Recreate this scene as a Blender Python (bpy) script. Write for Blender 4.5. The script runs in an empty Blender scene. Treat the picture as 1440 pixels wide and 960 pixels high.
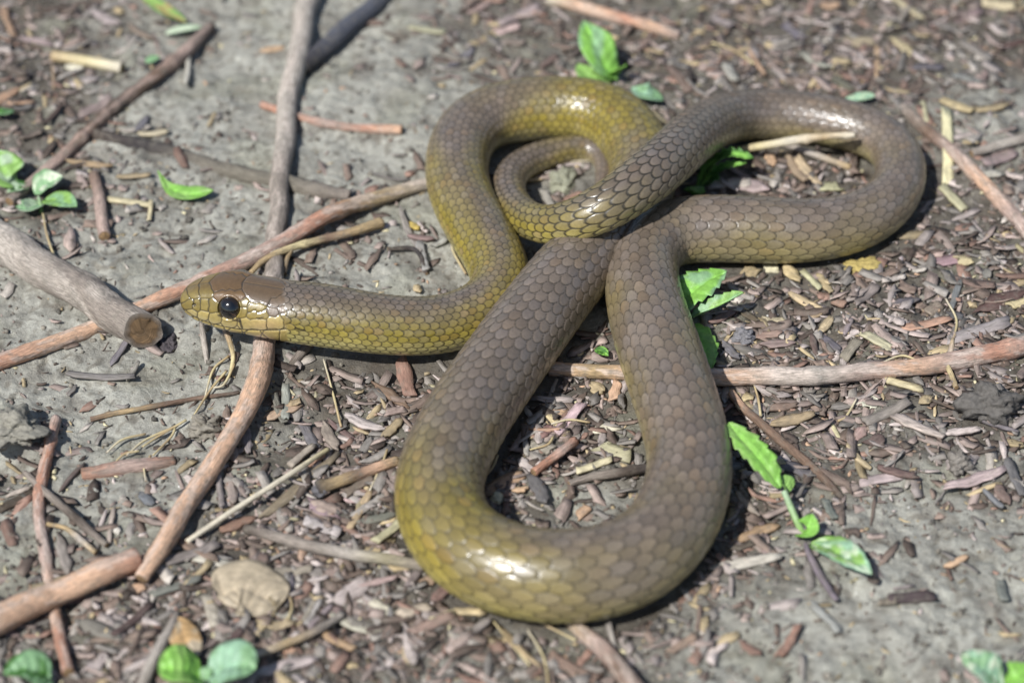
import bpy, math
import numpy as np
from mathutils import Vector, Matrix

rng = np.random.default_rng(11)
sc = bpy.context.scene

# ------------------------------------------------------------------ camera
ELEV = math.radians(40.0)
HF = math.radians(22.3)
DIST = 0.36 / (2 * math.tan(HF / 2))
TAN = math.tan(HF / 2)
CAM = np.array([0.0, -DIST * math.cos(ELEV), DIST * math.sin(ELEV)])
FWD = np.array([0.0, math.cos(ELEV), -math.sin(ELEV)])
UPV = np.array([0.0, math.sin(ELEV), math.cos(ELEV)])
RIGHT = np.array([1.0, 0.0, 0.0])
cd = bpy.data.cameras.new("camera")
cam = bpy.data.objects.new("camera", cd)
sc.collection.objects.link(cam)
cd.sensor_width = 36.0
cd.lens = 18.0 / TAN
cd.clip_start = 0.02
cd.clip_end = 500
cam.location = CAM
cam.rotation_euler = (math.pi / 2 - ELEV, 0, 0)
cd.dof.use_dof = True
cd.dof.focus_distance = DIST - 0.016
cd.dof.aperture_fstop = 6.4
sc.camera = cam

# ------------------------------------------------------------------ light
LV = np.array([-0.50, 0.0, 0.0]) + 0.34 * UPV - FWD
LV = LV / np.linalg.norm(LV)
world = bpy.data.worlds.new("World")
sc.world = world
world.use_nodes = True
wn = world.node_tree
sky = wn.nodes.new("ShaderNodeTexSky")
sky.sky_type = 'NISHITA'
sky.sun_disc = False
sky.sun_elevation = math.asin(LV[2])
sky.sun_rotation = math.atan2(LV[0], LV[1])
bg = wn.nodes["Background"]
bg.inputs["Strength"].default_value = 0.092
wn.links.new(sky.outputs[0], bg.inputs["Color"])
sd = bpy.data.lights.new("sun", 'SUN')
sd.energy = 5.0
sd.angle = math.radians(1.6)
sd.color = (1.0, 0.985, 0.965)
sun = bpy.data.objects.new("sun", sd)
sc.collection.objects.link(sun)
sun.rotation_euler = Vector(LV).to_track_quat('Z', 'Y').to_euler()
sun.location = Vector(LV) * 3
sc.view_settings.view_transform = 'Standard'
sc.view_settings.look = 'None'
sc.view_settings.gamma = 1.0
sc.view_settings.exposure = 0.22
sc.view_settings.use_curve_mapping = False
sc.cycles.use_denoising = True
sc.cycles.max_bounces = 6

# ------------------------------------------------------------------ helpers
def P(px, py, z=0.0):
    """photo pixel (1440x960) at height z (metres) -> world point(s)"""
    px = np.asarray(px, float); py = np.asarray(py, float); z = np.asarray(z, float)
    k = 2 * TAN / 1440
    d = FWD + ((px - 720) * k)[..., None] * RIGHT - ((py - 480) * k)[..., None] * UPV
    t = (z - CAM[2]) / d[..., 2]
    return CAM + d * t[..., None]

def pix(p):
    q = np.asarray(p) - CAM
    dep = q @ FWD
    k = 2 * TAN / 1440
    return 720 + (q @ RIGHT) / dep / k, 480 - (q @ UPV) / dep / k, dep

def mpp(p):
    return ((np.asarray(p) - CAM) @ FWD) * 2 * TAN / 1440

def lin(*c):
    c = np.asarray(c, float).reshape(-1, 3) / 255.0
    r = np.where(c <= 0.04045, c / 12.92, ((c + 0.055) / 1.055) ** 2.4)
    return r[0] if len(r) == 1 else r

def _h(ix, iy, seed):
    h = (ix.astype(np.int64) * 374761393 + iy.astype(np.int64) * 668265263 + seed * 974634777) & 0xFFFFFFFF
    h = ((h ^ (h >> 13)) * 1274126177) & 0xFFFFFFFF
    return ((h ^ (h >> 16)) & 0xFFFF) / 65536.0

def noise(x, y, seed=0):
    x, y = np.broadcast_arrays(np.asarray(x, float), np.asarray(y, float))
    x0 = np.floor(x); y0 = np.floor(y)
    fx = x - x0; fy = y - y0
    u = fx * fx * fx * (fx * (fx * 6 - 15) + 10); v = fy * fy * fy * (fy * (fy * 6 - 15) + 10)
    def g(dx, dy):
        a = _h(x0 + dx, y0 + dy, seed) * 2 * np.pi
        return np.cos(a) * (fx - dx) + np.sin(a) * (fy - dy)
    a = g(0, 0) * (1 - u) + g(1, 0) * u
    b = g(0, 1) * (1 - u) + g(1, 1) * u
    return (a * (1 - v) + b * v) * 1.5

def smooth(e0, e1, x):
    t = np.clip((x - e0) / (e1 - e0), 0, 1)
    return t * t * (3 - 2 * t)

def catmull(pts, n):
    """resample points (k,d) with a centripetal-ish Catmull-Rom, n samples per span"""
    pts = np.asarray(pts, float)
    a = np.vstack([2 * pts[0] - pts[1], pts, 2 * pts[-1] - pts[-2]])
    out = []
    t = np.linspace(0, 1, n, endpoint=False)[:, None]
    for i in range(1, len(a) - 2):
        p0, p1, p2, p3 = a[i - 1], a[i], a[i + 1], a[i + 2]
        out.append(0.5 * ((2 * p1) + (-p0 + p2) * t + (2 * p0 - 5 * p1 + 4 * p2 - p3) * t ** 2 + (-p0 + 3 * p1 - 3 * p2 + p3) * t ** 3))
    out.append(pts[-1:])
    return np.vstack(out)

def arclen(p):
    return np.concatenate([[0], np.cumsum(np.linalg.norm(np.diff(p, axis=0), axis=1))])

def gsm(a, sig):
    n = int(sig * 3) + 1
    k = np.exp(-0.5 * (np.arange(-n, n + 1) / sig) ** 2); k /= k.sum()
    if a.ndim == 1:
        return np.convolve(np.pad(a, n, mode='edge'), k, mode='valid')
    return np.stack([gsm(a[:, i], sig) for i in range(a.shape[1])], 1)

COL = sc.collection
def link(o, parent=None):
    COL.objects.link(o)
    if parent is not None:
        o.parent = parent
    return o

def tag(o, label, cat, group=None, kind=None):
    o["label"] = label
    o["category"] = cat
    if group: o["group"] = group
    if kind: o["kind"] = kind
    return o

def set_attr(me, name, arr, typ='FLOAT_COLOR'):
    arr = np.asarray(arr, np.float32)
    if typ == 'FLOAT_COLOR':
        if arr.shape[1] == 3:
            arr = np.hstack([arr, np.ones((len(arr), 1), np.float32)])
        at = me.attributes.new(name, 'FLOAT_COLOR', 'POINT')
        at.data.foreach_set("color", arr.ravel())
    else:
        at = me.attributes.new(name, 'FLOAT_VECTOR', 'POINT')
        at.data.foreach_set("vector", arr.ravel())

def mesh(name, verts, faces, mat, col=None, loc=None, smooth_shade=True):
    me = bpy.data.meshes.new(name)
    verts = np.asarray(verts, np.float32)
    if isinstance(faces, np.ndarray):
        n, k = faces.shape
        me.vertices.add(len(verts)); me.vertices.foreach_set("co", verts.ravel())
        me.loops.add(n * k); me.loops.foreach_set("vertex_index", faces.astype(np.int32).ravel())
        me.polygons.add(n)
        me.polygons.foreach_set("loop_start", np.arange(0, n * k, k, dtype=np.int32))
        me.update(calc_edges=True)
    else:
        me.from_pydata(verts.tolist(), [], faces)
        me.update()
    if smooth_shade:
        me.polygons.foreach_set("use_smooth", np.ones(len(me.polygons), bool))
    if col is not None: set_attr(me, "Col", col)
    if loc is not None: set_attr(me, "loc", loc, 'V')
    me.materials.append(mat)
    me.validate()
    return me

def obj(name, me, parent=None):
    return link(bpy.data.objects.new(name, me), parent)

# ------------------------------------------------------------------ materials
def new_mat(name):
    m = bpy.data.materials.new(name)
    m.use_nodes = True
    return m, m.node_tree, m.node_tree.nodes["Principled BSDF"]

def node(nt, typ, **kw):
    n = nt.nodes.new(typ)
    for k, v in kw.items():
        setattr(n, k, v)
    return n

def mixc(nt, mode, a, b, fac=1.0):
    n = node(nt, "ShaderNodeMix", data_type='RGBA', blend_type=mode)
    for key, val in ((0, fac), (6, a), (7, b)):
        if hasattr(val, "links"):
            nt.links.new(val, n.inputs[key])
        else:
            n.inputs[key].default_value = val
    return n.outputs[2]

def ramp(nt, src, stops):
    n = node(nt, "ShaderNodeValToRGB")
    e = n.color_ramp.elements
    while len(e) < len(stops): e.new(0.5)
    for el, (p, c) in zip(e, stops):
        el.position = p
        el.color = (c, c, c, 1) if np.isscalar(c) else (*c, 1)
    nt.links.new(src, n.inputs[0])
    return n.outputs[0]

def tex(nt, vec, scale, detail=4, rough=0.6, stretch=None):
    if stretch is not None:
        mp = node(nt, "ShaderNodeMapping")
        mp.inputs["Scale"].default_value = stretch
        nt.links.new(vec, mp.inputs[0]); vec = mp.outputs[0]
    n = node(nt, "ShaderNodeTexNoise")
    n.inputs["Scale"].default_value = scale
    n.inputs["Detail"].default_value = detail
    n.inputs["Roughness"].default_value = rough
    nt.links.new(vec, n.inputs["Vector"])
    return n.outputs["Fac"]

def bump(nt, bs, h, dist, strength=1.0):
    b = node(nt, "ShaderNodeBump")
    b.inputs["Distance"].default_value = dist
    b.inputs["Strength"].default_value = strength
    nt.links.new(h, b.inputs["Height"])
    nt.links.new(b.outputs[0], bs.inputs["Normal"])

def attr(nt, name):
    a = node(nt, "ShaderNodeAttribute", attribute_name=name)
    return a

def fibre_mat(name, rough, stretch, lo, hi, bdist, dirt=0.0, spec=0.35):
    """wood, bark, straw: colour from Col x object colour, grain along 'loc'.x (mm)"""
    m, nt, bs = new_mat(name)
    c = attr(nt, "Col").outputs["Color"]
    oi = node(nt, "ShaderNodeObjectInfo")
    c = mixc(nt, 'MULTIPLY', c, oi.outputs["Color"])
    v = attr(nt, "loc").outputs["Vector"]
    add = node(nt, "ShaderNodeVectorMath", operation='ADD')
    rs = node(nt, "ShaderNodeVectorMath", operation='SCALE')
    rs.inputs[0].default_value = (91, 47, 13)
    nt.links.new(oi.outputs["Random"], rs.inputs["Scale"])
    nt.links.new(v, add.inputs[0]); nt.links.new(rs.outputs[0], add.inputs[1])
    v = add.outputs[0]
    g = tex(nt, v, 1.0, 5, 0.65, stretch)
    c = mixc(nt, 'MULTIPLY', c, ramp(nt, g, [(0.28, lo), (0.72, hi)]))
    if dirt > 0:
        d = tex(nt, v, 0.35, 4, 0.7)
        f = ramp(nt, d, [(0.50, 0.0), (0.68, dirt)])
        c = mixc(nt, 'MIX', c, (*lin(116, 110, 99), 1), f)
    nt.links.new(c, bs.inputs["Base Color"])
    bs.inputs["Roughness"].default_value = rough
    bs.inputs["Specular IOR Level"].default_value = spec
    bump(nt, bs, g, bdist)
    return m

M_BARK = fibre_mat("bark", 0.78, (0.30, 1.9, 1.9), 0.45, 1.38, 0.0006, 0.6)
M_CHIP = fibre_mat("bark_chip", 0.72, (0.30, 2.2, 2.2), 0.60, 1.28, 0.0003, 0.45)
M_STRAW = fibre_mat("straw", 0.5, (0.12, 2.8, 2.8), 0.62, 1.2, 0.0003, 0.35, 0.5)

def ground_mat():
    m, nt, bs = new_mat("mud")
    v = node(nt, "ShaderNodeTexCoord").outputs["Object"]
    c = attr(nt, "Col").outputs["Color"]
    n1 = tex(nt, v, 55, 6, 0.65)
    n2 = tex(nt, v, 420, 6, 0.7)
    n3 = tex(nt, v, 1900, 3, 0.6)
    c = mixc(nt, 'MULTIPLY', c, ramp(nt, n1, [(0.3, (0.78, 0.76, 0.74)), (0.7, (1.18, 1.18, 1.16))]))
    c = mixc(nt, 'MULTIPLY', c, ramp(nt, n2, [(0.25, (0.62, 0.60, 0.58)), (0.5, 1.0), (0.78, (1.30, 1.29, 1.27))]))
    c = mixc(nt, 'MULTIPLY', c, ramp(nt, n3, [(0.3, 0.82), (0.7, 1.14)]))
    nt.links.new(c, bs.inputs["Base Color"])
    nt.links.new(ramp(nt, n1, [(0.35, 0.52), (0.65, 0.82)]), bs.inputs["Roughness"])
    bs.inputs["Specular IOR Level"].default_value = 0.4
    s = node(nt, "ShaderNodeMath", operation='MULTIPLY_ADD')
    s.inputs[1].default_value = 0.35
    nt.links.new(n3, s.inputs[0]); nt.links.new(n2, s.inputs[2])
    bump(nt, bs, s.outputs[0], 0.0011)
    return m
M_MUD = ground_mat()

def snake_mat():
    m, nt, bs = new_mat("scales")
    c = attr(nt, "Col").outputs["Color"]
    v = node(nt, "ShaderNodeTexCoord").outputs["Object"]
    g = tex(nt, v, 900, 4, 0.6)
    c = mixc(nt, 'MULTIPLY', c, ramp(nt, g, [(0.3, 0.86), (0.7, 1.12)]))
    nt.links.new(c, bs.inputs["Base Color"])
    g2 = tex(nt, v, 160, 3, 0.6)
    nt.links.new(ramp(nt, g2, [(0.3, 0.30), (0.7, 0.44)]), bs.inputs["Roughness"])
    bs.inputs["Specular IOR Level"].default_value = 0.55
    nt.links.new(attr(nt, "Col").outputs["Alpha"], bs.inputs["Coat Weight"])
    bs.inputs["Coat Roughness"].default_value = 0.17
    bump(nt, bs, tex(nt, v, 1500, 2, 0.5), 0.00006)
    return m
M_SNAKE = snake_mat()

def plain(name, col, rough, spec=0.5, coat=0.0):
    m, nt, bs = new_mat(name)
    v = node(nt, "ShaderNodeTexCoord").outputs["Object"]
    g = tex(nt, v, 600, 3, 0.6)
    c = mixc(nt, 'MULTIPLY', (*col, 1), ramp(nt, g, [(0.3, 0.8), (0.7, 1.15)]))
    nt.links.new(c, bs.inputs["Base Color"])
    bs.inputs["Roughness"].default_value = rough
    bs.inputs["Specular IOR Level"].default_value = spec
    bs.inputs["Coat Weight"].default_value = coat
    bs.inputs["Coat Roughness"].default_value = 0.05
    return m

def eye_mat():
    m, nt, bs = new_mat("eye")
    c = attr(nt, "Col").outputs["Color"]
    nt.links.new(c, bs.inputs["Base Color"])
    bs.inputs["Roughness"].default_value = 0.12
    bs.inputs["Coat Weight"].default_value = 1.0
    bs.inputs["Coat Roughness"].default_value = 0.04
    return m
M_EYE = eye_mat()

def leaf_mat():
    m, nt, bs = new_mat("leaf")
    c = attr(nt, "Col").outputs["Color"]
    oi = node(nt, "ShaderNodeObjectInfo")
    c = mixc(nt, 'MULTIPLY', c, oi.outputs["Color"])
    v = attr(nt, "loc").outputs["Vector"]
    g = tex(nt, v, 0.5, 5, 0.6)
    c = mixc(nt, 'MULTIPLY', c, ramp(nt, g, [(0.3, 0.78), (0.7, 1.18)]))
    nt.links.new(c, bs.inputs["Base Color"])
    bs.inputs["Roughness"].default_value = 0.42
    bs.inputs["Specular IOR Level"].default_value = 0.45
    tr = node(nt, "ShaderNodeBsdfTranslucent")
    nt.links.new(c, tr.inputs[0])
    mx = node(nt, "ShaderNodeMixShader"); mx.inputs[0].default_value = 0.22
    nt.links.new(bs.outputs[0], mx.inputs[1]); nt.links.new(tr.outputs[0], mx.inputs[2])
    nt.links.new(mx.outputs[0], nt.nodes["Material Output"].inputs["Surface"])
    bump(nt, bs, tex(nt, v, 1.6, 3, 0.6), 0.00018)
    return m
M_LEAF = leaf_mat()

def stone_mat():
    m, nt, bs = new_mat("stone")
    v = node(nt, "ShaderNodeTexCoord").outputs["Object"]
    oi = node(nt, "ShaderNodeObjectInfo")
    c = mixc(nt, 'MULTIPLY', attr(nt, "Col").outputs["Color"], oi.outputs["Color"])
    g = tex(nt, v, 500, 5, 0.7)
    c = mixc(nt, 'MULTIPLY', c, ramp(nt, g, [(0.28, 0.55), (0.72, 1.3)]))
    nt.links.new(c, bs.inputs["Base Color"])
    bs.inputs["Roughness"].default_value = 0.75
    bump(nt, bs, g, 0.0007)
    return m
M_STONE = stone_mat()

# ------------------------------------------------------------------ the snake's axis
# px, py, silhouette width px, centre height mm (None = resting), olive share
SP = [
 (256.5,417,3,19.0,.9),(258,417.4,20,19,.9),(262,419,36,19,.9),(273,420.3,51,19,.9),(284,421.6,61,19,.85),(307,422.5,74,19,.7),
 (329,425,80,19,.6),(350,428,81,18.8,.6),(373,432,82,18.5,.7),(395,436,82,18,.8),(418,440,83,17.5,.9),(462,445,86,16.5,1.),
 (520,455,86,14.5,1.1),(580,460,84,12.5,1.1),(632,456,83,None,1.1),(678,438,83,None,1.1),(706,408,84,None,1.2),(702,374,85,None,1.3),
 (680,335,87,None,1.2),(656,293,88,None,1.1),(642,250,88,None,.9),(646,205,88,None,.5),(670,172,88,None,.5),(711,158,88,None,.7),
 (780,151,89,None,1.15),(842,157,90,None,1.35),(876,178,91,None,1.3),(897,205,92,None,1.1),(906,240,94,None,.9),(893,285,97,None,.6),(860,328,101,None,.4),
 (808,378,108,None,.25),(755,445,114,None,.15),(700,522,118,None,.2),(648,600,122,None,.4),(616,680,124,None,.75),(628,742,127,None,1.2),
 (668,782,130,None,1.15),(722,804,132,None,.8),(790,812,133,None,.6),(860,803,131,None,.55),(920,770,126,None,.5),(958,716,122,None,.4),
 (971,655,119,None,.35),(962,600,118,None,.4),(945,545,118,None,.5),(925,485,116,None,.5),(908,430,109,None,.45),(902,382,101,None,.4),
 (912,346,97,None,.4),(940,326,95,None,.4),(985,322,96,None,.45),(1050,323,96,None,.5),(1110,326,93,None,.5),(1165,323,88,None,.5),
 (1215,309,82,None,.45),(1250,284,76,None,.4),(1268,250,71,None,.4),(1262,215,69,None,.4),(1236,191,70,None,.4),(1195,177,71,None,.4),
 (1145,166,71,None,.35),(1092,161,71,None,.35),(1048,162,72,10.5,.3),(1010,170,73,16,.25),(975,192,75,25,.3),(940,225,76,33,.35),
 (895,262,74,36,.4),(845,296,67,34,.7),(795,316,60,26,1.),(755,316,54,18,1.),(726,296,50,12.5,.7),(713,266,47,9,.4),
 (722,238,44,7,.35),(750,222,42,None,.45),(785,212,38,None,.8),(815,204,35,None,.9),(838,206,31,None,.6),(850,221,27,None,.3),(851,242,24,None,.2),
 (846,265,19,None,.2),(838,288,13,None,.2),(830,305,2,None,.2)]
def snake_axis():
    rows = []
    for (px, py, w, z, ol) in SP:
        zz = 0.012 if z is None else z / 1000
        for _ in range(4):
            p = P(px, py, zz)
            r = w / 2 * mpp(p)
            if z is None: zz = r * 0.95
        p = P(px, py, zz)
        rows.append((*p, r, ol))
    a = catmull(rows, 40)
    L = arclen(a[:, :3])
    a[:, 3] = np.maximum(a[:, 3], 0.0002)
    n = int(L[-1] / 0.0005)
    s = np.linspace(0, L[-1], n)
    d = np.stack([np.interp(s, L, a[:, i]) for i in range(5)], 1)
    sm = gsm(d, 14)
    w = smooth(0.035, 0.075, s)[:, None]
    d[:, :3] = d[:, :3] * (1 - w) + sm[:, :3] * w
    d[:, 3:] = d[:, 3:] * (1 - w) + sm[:, 3:] * w
    hsm = gsm(d[:, :3], 5)
    hw = smooth(0.0, 0.004, s)[:, None]
    d[:, :3] = d[:, :3] * (1 - hw) + hsm * hw
    s = arclen(d[:, :3])
    return s, d
S_AX, D_AX = snake_axis()
S_LEN = S_AX[-1]

# ------------------------------------------------------------------ litter density read off the photograph (60 px cells)
DENS = [
 "765432111356666788888888", "775321111245557888888766", "664211121123555678887533", "654332221123555567776554",
 "554432133235555788887766", "443221244324455567777788", "321111321134444556778888", "111121233344445457888888",
 "111112367765577567888888", "221122467887887778876677", "332234578887887777766555", "332235688887733567753345",
 "333346788886544566532123", "445667888887666665322112", "567777788776666643211111", "566666676555555432111122"]
DG = np.array([[int(c) for c in r] for r in DENS], float)
def density(px, py):
    gx = np.clip(px / 60 - 0.5, 0, 22.999); gy = np.clip(py / 60 - 0.5, 0, 14.999)
    x0 = gx.astype(int); y0 = gy.astype(int); fx = gx - x0; fy = gy - y0
    return (DG[y0, x0] * (1 - fx) * (1 - fy) + DG[y0, x0 + 1] * fx * (1 - fy) + DG[y0 + 1, x0] * (1 - fx) * fy + DG[y0 + 1, x0 + 1] * fx * fy)

# coarse lookup: how far a ground point lies from the snake's resting body
_gx = np.linspace(-0.3, 0.3, 241); _gy = np.linspace(-0.26, 0.36, 249)
_low = D_AX[(D_AX[:, 2] - D_AX[:, 3]) < 0.006][::14]
_XX, _YY = np.meshgrid(_gx, _gy)
_dm = np.full(_XX.shape, 1.0)
for q in _low:
    _dm = np.minimum(_dm, np.hypot(_XX - q[0], _YY - q[1]) - q[3])
def snake_gap(x, y):
    gx = np.clip((x + 0.3) / 0.0025, 0, 239.999); gy = np.clip((y + 0.26) / 0.0025, 0, 247.999)
    x0 = gx.astype(int); y0 = gy.astype(int); fx = gx - x0; fy = gy - y0
    return (_dm[y0, x0] * (1 - fx) * (1 - fy) + _dm[y0, x0 + 1] * fx * (1 - fy) + _dm[y0 + 1, x0] * (1 - fx) * fy + _dm[y0 + 1, x0 + 1] * fx * fy)

# authored dents (-) and lumps (+): px, py, radius px, height mm
DENTS = [(20,610,45,5),(5,655,40,-5),(235,480,22,-3),(225,470,30,-1.5),(90,840,60,-3),(640,470,60,-2),(520,505,70,-2.5),(350,560,26,2),(180,560,70,1.5),
 (1390,575,48,3),(1060,430,36,3),(700,640,40,-3),(1040,740,40,-3),(560,120,80,1.5),(300,240,80,1.5),(1380,170,90,2.5),(1250,840,120,2),(860,715,40,2),
 (520,360,50,2),(470,215,50,1.2),(250,330,50,-1.5),(330,600,40,1.5),(440,560,40,2),(60,420,50,1.5),(760,270,40,-2),(1160,250,30,-1),(1350,655,20,2),(600,370,30,-1.5)]
def ground_h(x, y):
    x = np.asarray(x, float); y = np.asarray(y, float)
    X, Y = x * 1000, y * 1000
    px, py, _ = pix(np.stack([x, y, np.zeros_like(x)], -1))
    d = density(px, py) / 9.0
    h = 2.0 * noise(X / 85, Y / 85, 1) + 1.9 * noise(X / 34, Y / 34, 2)
    h += 1.15 * noise(X / 15 + 0.6 * noise(X / 20, Y / 20, 8), Y / 15, 3)
    r = np.abs(noise(X / 11, Y / 11, 4))
    h += (0.8 + 0.9 * d) * (0.45 - r)
    h += (0.55 + 0.5 * d) * noise(X / 5.2, Y / 5.2, 5) + (0.26 + 0.3 * d) * noise(X / 2.6, Y / 2.6, 6)
    h += 0.7 * np.maximum(0, noise(X / 7 + 3, Y / 6, 14) - 0.18) * (1 + d)
    c = np.abs(noise(X / 42 + 0.5 * noise(X / 9, Y / 9, 21), Y / 30 + 0.5 * noise(X / 9, Y / 9, 22), 20))
    h -= (1 - 0.7 * d) * 0.9 * np.exp(-(c / 0.022) ** 2)
    for (qx, qy, qr, qh) in DENTS:
        dd = ((px - qx) ** 2 + ((py - qy) / 0.64) ** 2) / qr ** 2
        h += qh * np.exp(-dd * 1.4)
    g = smooth(-0.006, 0.006, snake_gap(x, y))
    h = h * (0.25 + 0.75 * g) - 0.6 * (1 - g)
    far = smooth(0.4, 2.0, np.hypot(x, y))
    return (h * (1 - far) + far * 6 * noise(X / 900, Y / 900, 9)) / 1000

def build_ground():
    def axis(a, b, st):
        core = np.arange(a, b + 1e-9, st)
        g = st * 1.28 ** np.arange(1, 46)
        g = np.cumsum(g)
        return np.concatenate([a - g[::-1], core, b + g])
    xs = axis(-0.262, 0.262, 0.00072)
    ys = axis(-0.215, 0.31, 0.00082)
    X, Y = np.meshgrid(xs, ys)
    Z = ground_h(X, Y)
    v = np.stack([X, Y, Z], -1).reshape(-1, 3)
    ny, nx = X.shape
    i = np.arange(nx * ny).reshape(ny, nx)
    f = np.stack([i[:-1, :-1], i[:-1, 1:], i[1:, 1:], i[1:, :-1]], -1).reshape(-1, 4)
    px, py, _ = pix(np.stack([X, Y, X * 0], -1))
    px = np.where(np.abs(px) < 1e5, px, 0); py = np.where(np.abs(py) < 1e5, py, 0)
    d = smooth(2.2, 7.0, density(px, py) + 2.2 * noise(X * 60, Y * 60, 31))[..., None]
    mud = lin(151, 150, 141); soil = lin(90, 85, 77)
    col = mud * (1 - d) + soil * d
    n = noise(X * 22, Y * 22, 33)[..., None]
    col = col * (1 + 0.16 * n) * (1 + 0.20 * noise(X * 140, Y * 160, 36) + 0.12 * noise(X * 330, Y * 330, 37))[..., None]
    sp_ = smooth(0.30, 0.55, noise(X * 260, Y * 230, 38) + 0.35 * noise(X * 45, Y * 45, 39))[..., None] * 0.5
    col = col * (1 - sp_) + lin(92, 84, 72) * sp_
    ol = smooth(0.15, 0.6, noise(X * 35 + 4, Y * 35, 34))[..., None] * 0.35
    col = col * (1 - ol) + lin(134, 134, 116) * ol
    dk = smooth(0.25, 0.6, noise(X * 75, Y * 75, 35))[..., None] * 0.35
    col = col * (1 - dk) + lin(84, 74, 64) * dk
    o = obj("ground", mesh("ground", v, f, M_MUD, col.reshape(-1, 3)))
    o["kind"] = "structure"; o["label"] = "grey muddy ground strewn with bark litter"
build_ground()

def gpos(px, py, lift=0.0):
    """ground point seen at a pixel"""
    z = np.zeros_like(np.asarray(px, float))
    for _ in range(3):
        p = P(px, py, z + lift)
        z = ground_h(p[..., 0], p[..., 1])
    return P(px, py, z + lift), z

# ------------------------------------------------------------------ snake body
HEAD_END_PX = 399.0
EYE_PX = (321.8, 433.3)
def zz(*a):   # points measured in an enlarged crop of the head
    return [(240 + x / 4.5, 360 + y / 4.5) for x, y in a]
C_OL, C_BR, C_LAB, C_TOP = lin(122,106,54), lin(100,78,50), lin(158,140,84), lin(98,84,68)
PLATES = [  # seeds, colour, on the midline?
 (zz((74,235),(80,255)), C_OL, True), (zz((135,225)), C_OL, False), (zz((225,222)), C_OL*0.95, False),
 (zz((118,312)), C_OL, False), (zz((160,318)), C_OL*1.05, False), (zz((215,315)), C_OL, False), (zz((264,318)), C_OL*0.9, False),
 (zz((320,250),(375,245),(430,255)), C_BR, False), (zz((300,190),(350,180),(400,180)), C_BR*0.95, True),
 (zz((500,210),(540,250),(600,270),(600,225),(655,225),(560,200)), C_TOP, False),
 (zz((458,305)), C_OL, False), (zz((460,345)), C_OL*1.1, False),
 (zz((510,335),(570,335)), C_OL*0.95, False), (zz((520,368),(580,365)), C_OL*1.1, False),
 (zz((660,300),(700,290)), C_TOP*1.1, False), (zz((650,345)), C_TOP*1.15, False), (zz((715,330)), C_TOP*1.15, False),
 (zz((130,368)), C_LAB*0.95, False), (zz((205,388)), C_LAB, False), (zz((275,404)), C_LAB, False), (zz((365,428)), C_LAB*1.05, False),
 (zz((480,430),(530,425),(580,428)), C_LAB*1.1, False), (zz((640,420),(690,415)), C_LAB*0.98, False), (zz((745,420),(735,385)), C_OL, False),
 (zz((120,400),(150,420)), C_LAB, False), (zz((220,440)), C_LAB, False), (zz((300,470)), C_LAB*1.05, False), (zz((400,495)), C_LAB*1.05, False),
 (zz((520,500)), C_LAB*1.1, False), (zz((640,500)), C_LAB*1.1, False), (zz((740,500)), C_LAB, False), (zz((450,540),(600,550)), C_LAB*1.1, False)]
MOUTH = np.array(zz((70,330),(110,362),(160,395),(240,425),(330,450),(440,468),(560,472),(680,470),(745,462),(790,450)))

def seg_dist(px, py, poly):
    d = np.full(px.shape, 1e9)
    for a, b in zip(poly[:-1], poly[1:]):
        ab = b - a
        t = np.clip(((px - a[0]) * ab[0] + (py - a[1]) * ab[1]) / (ab @ ab), 0, 1)
        d = np.minimum(d, np.hypot(px - a[0] - t * ab[0], py - a[1] - t * ab[1]))
    return d

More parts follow.
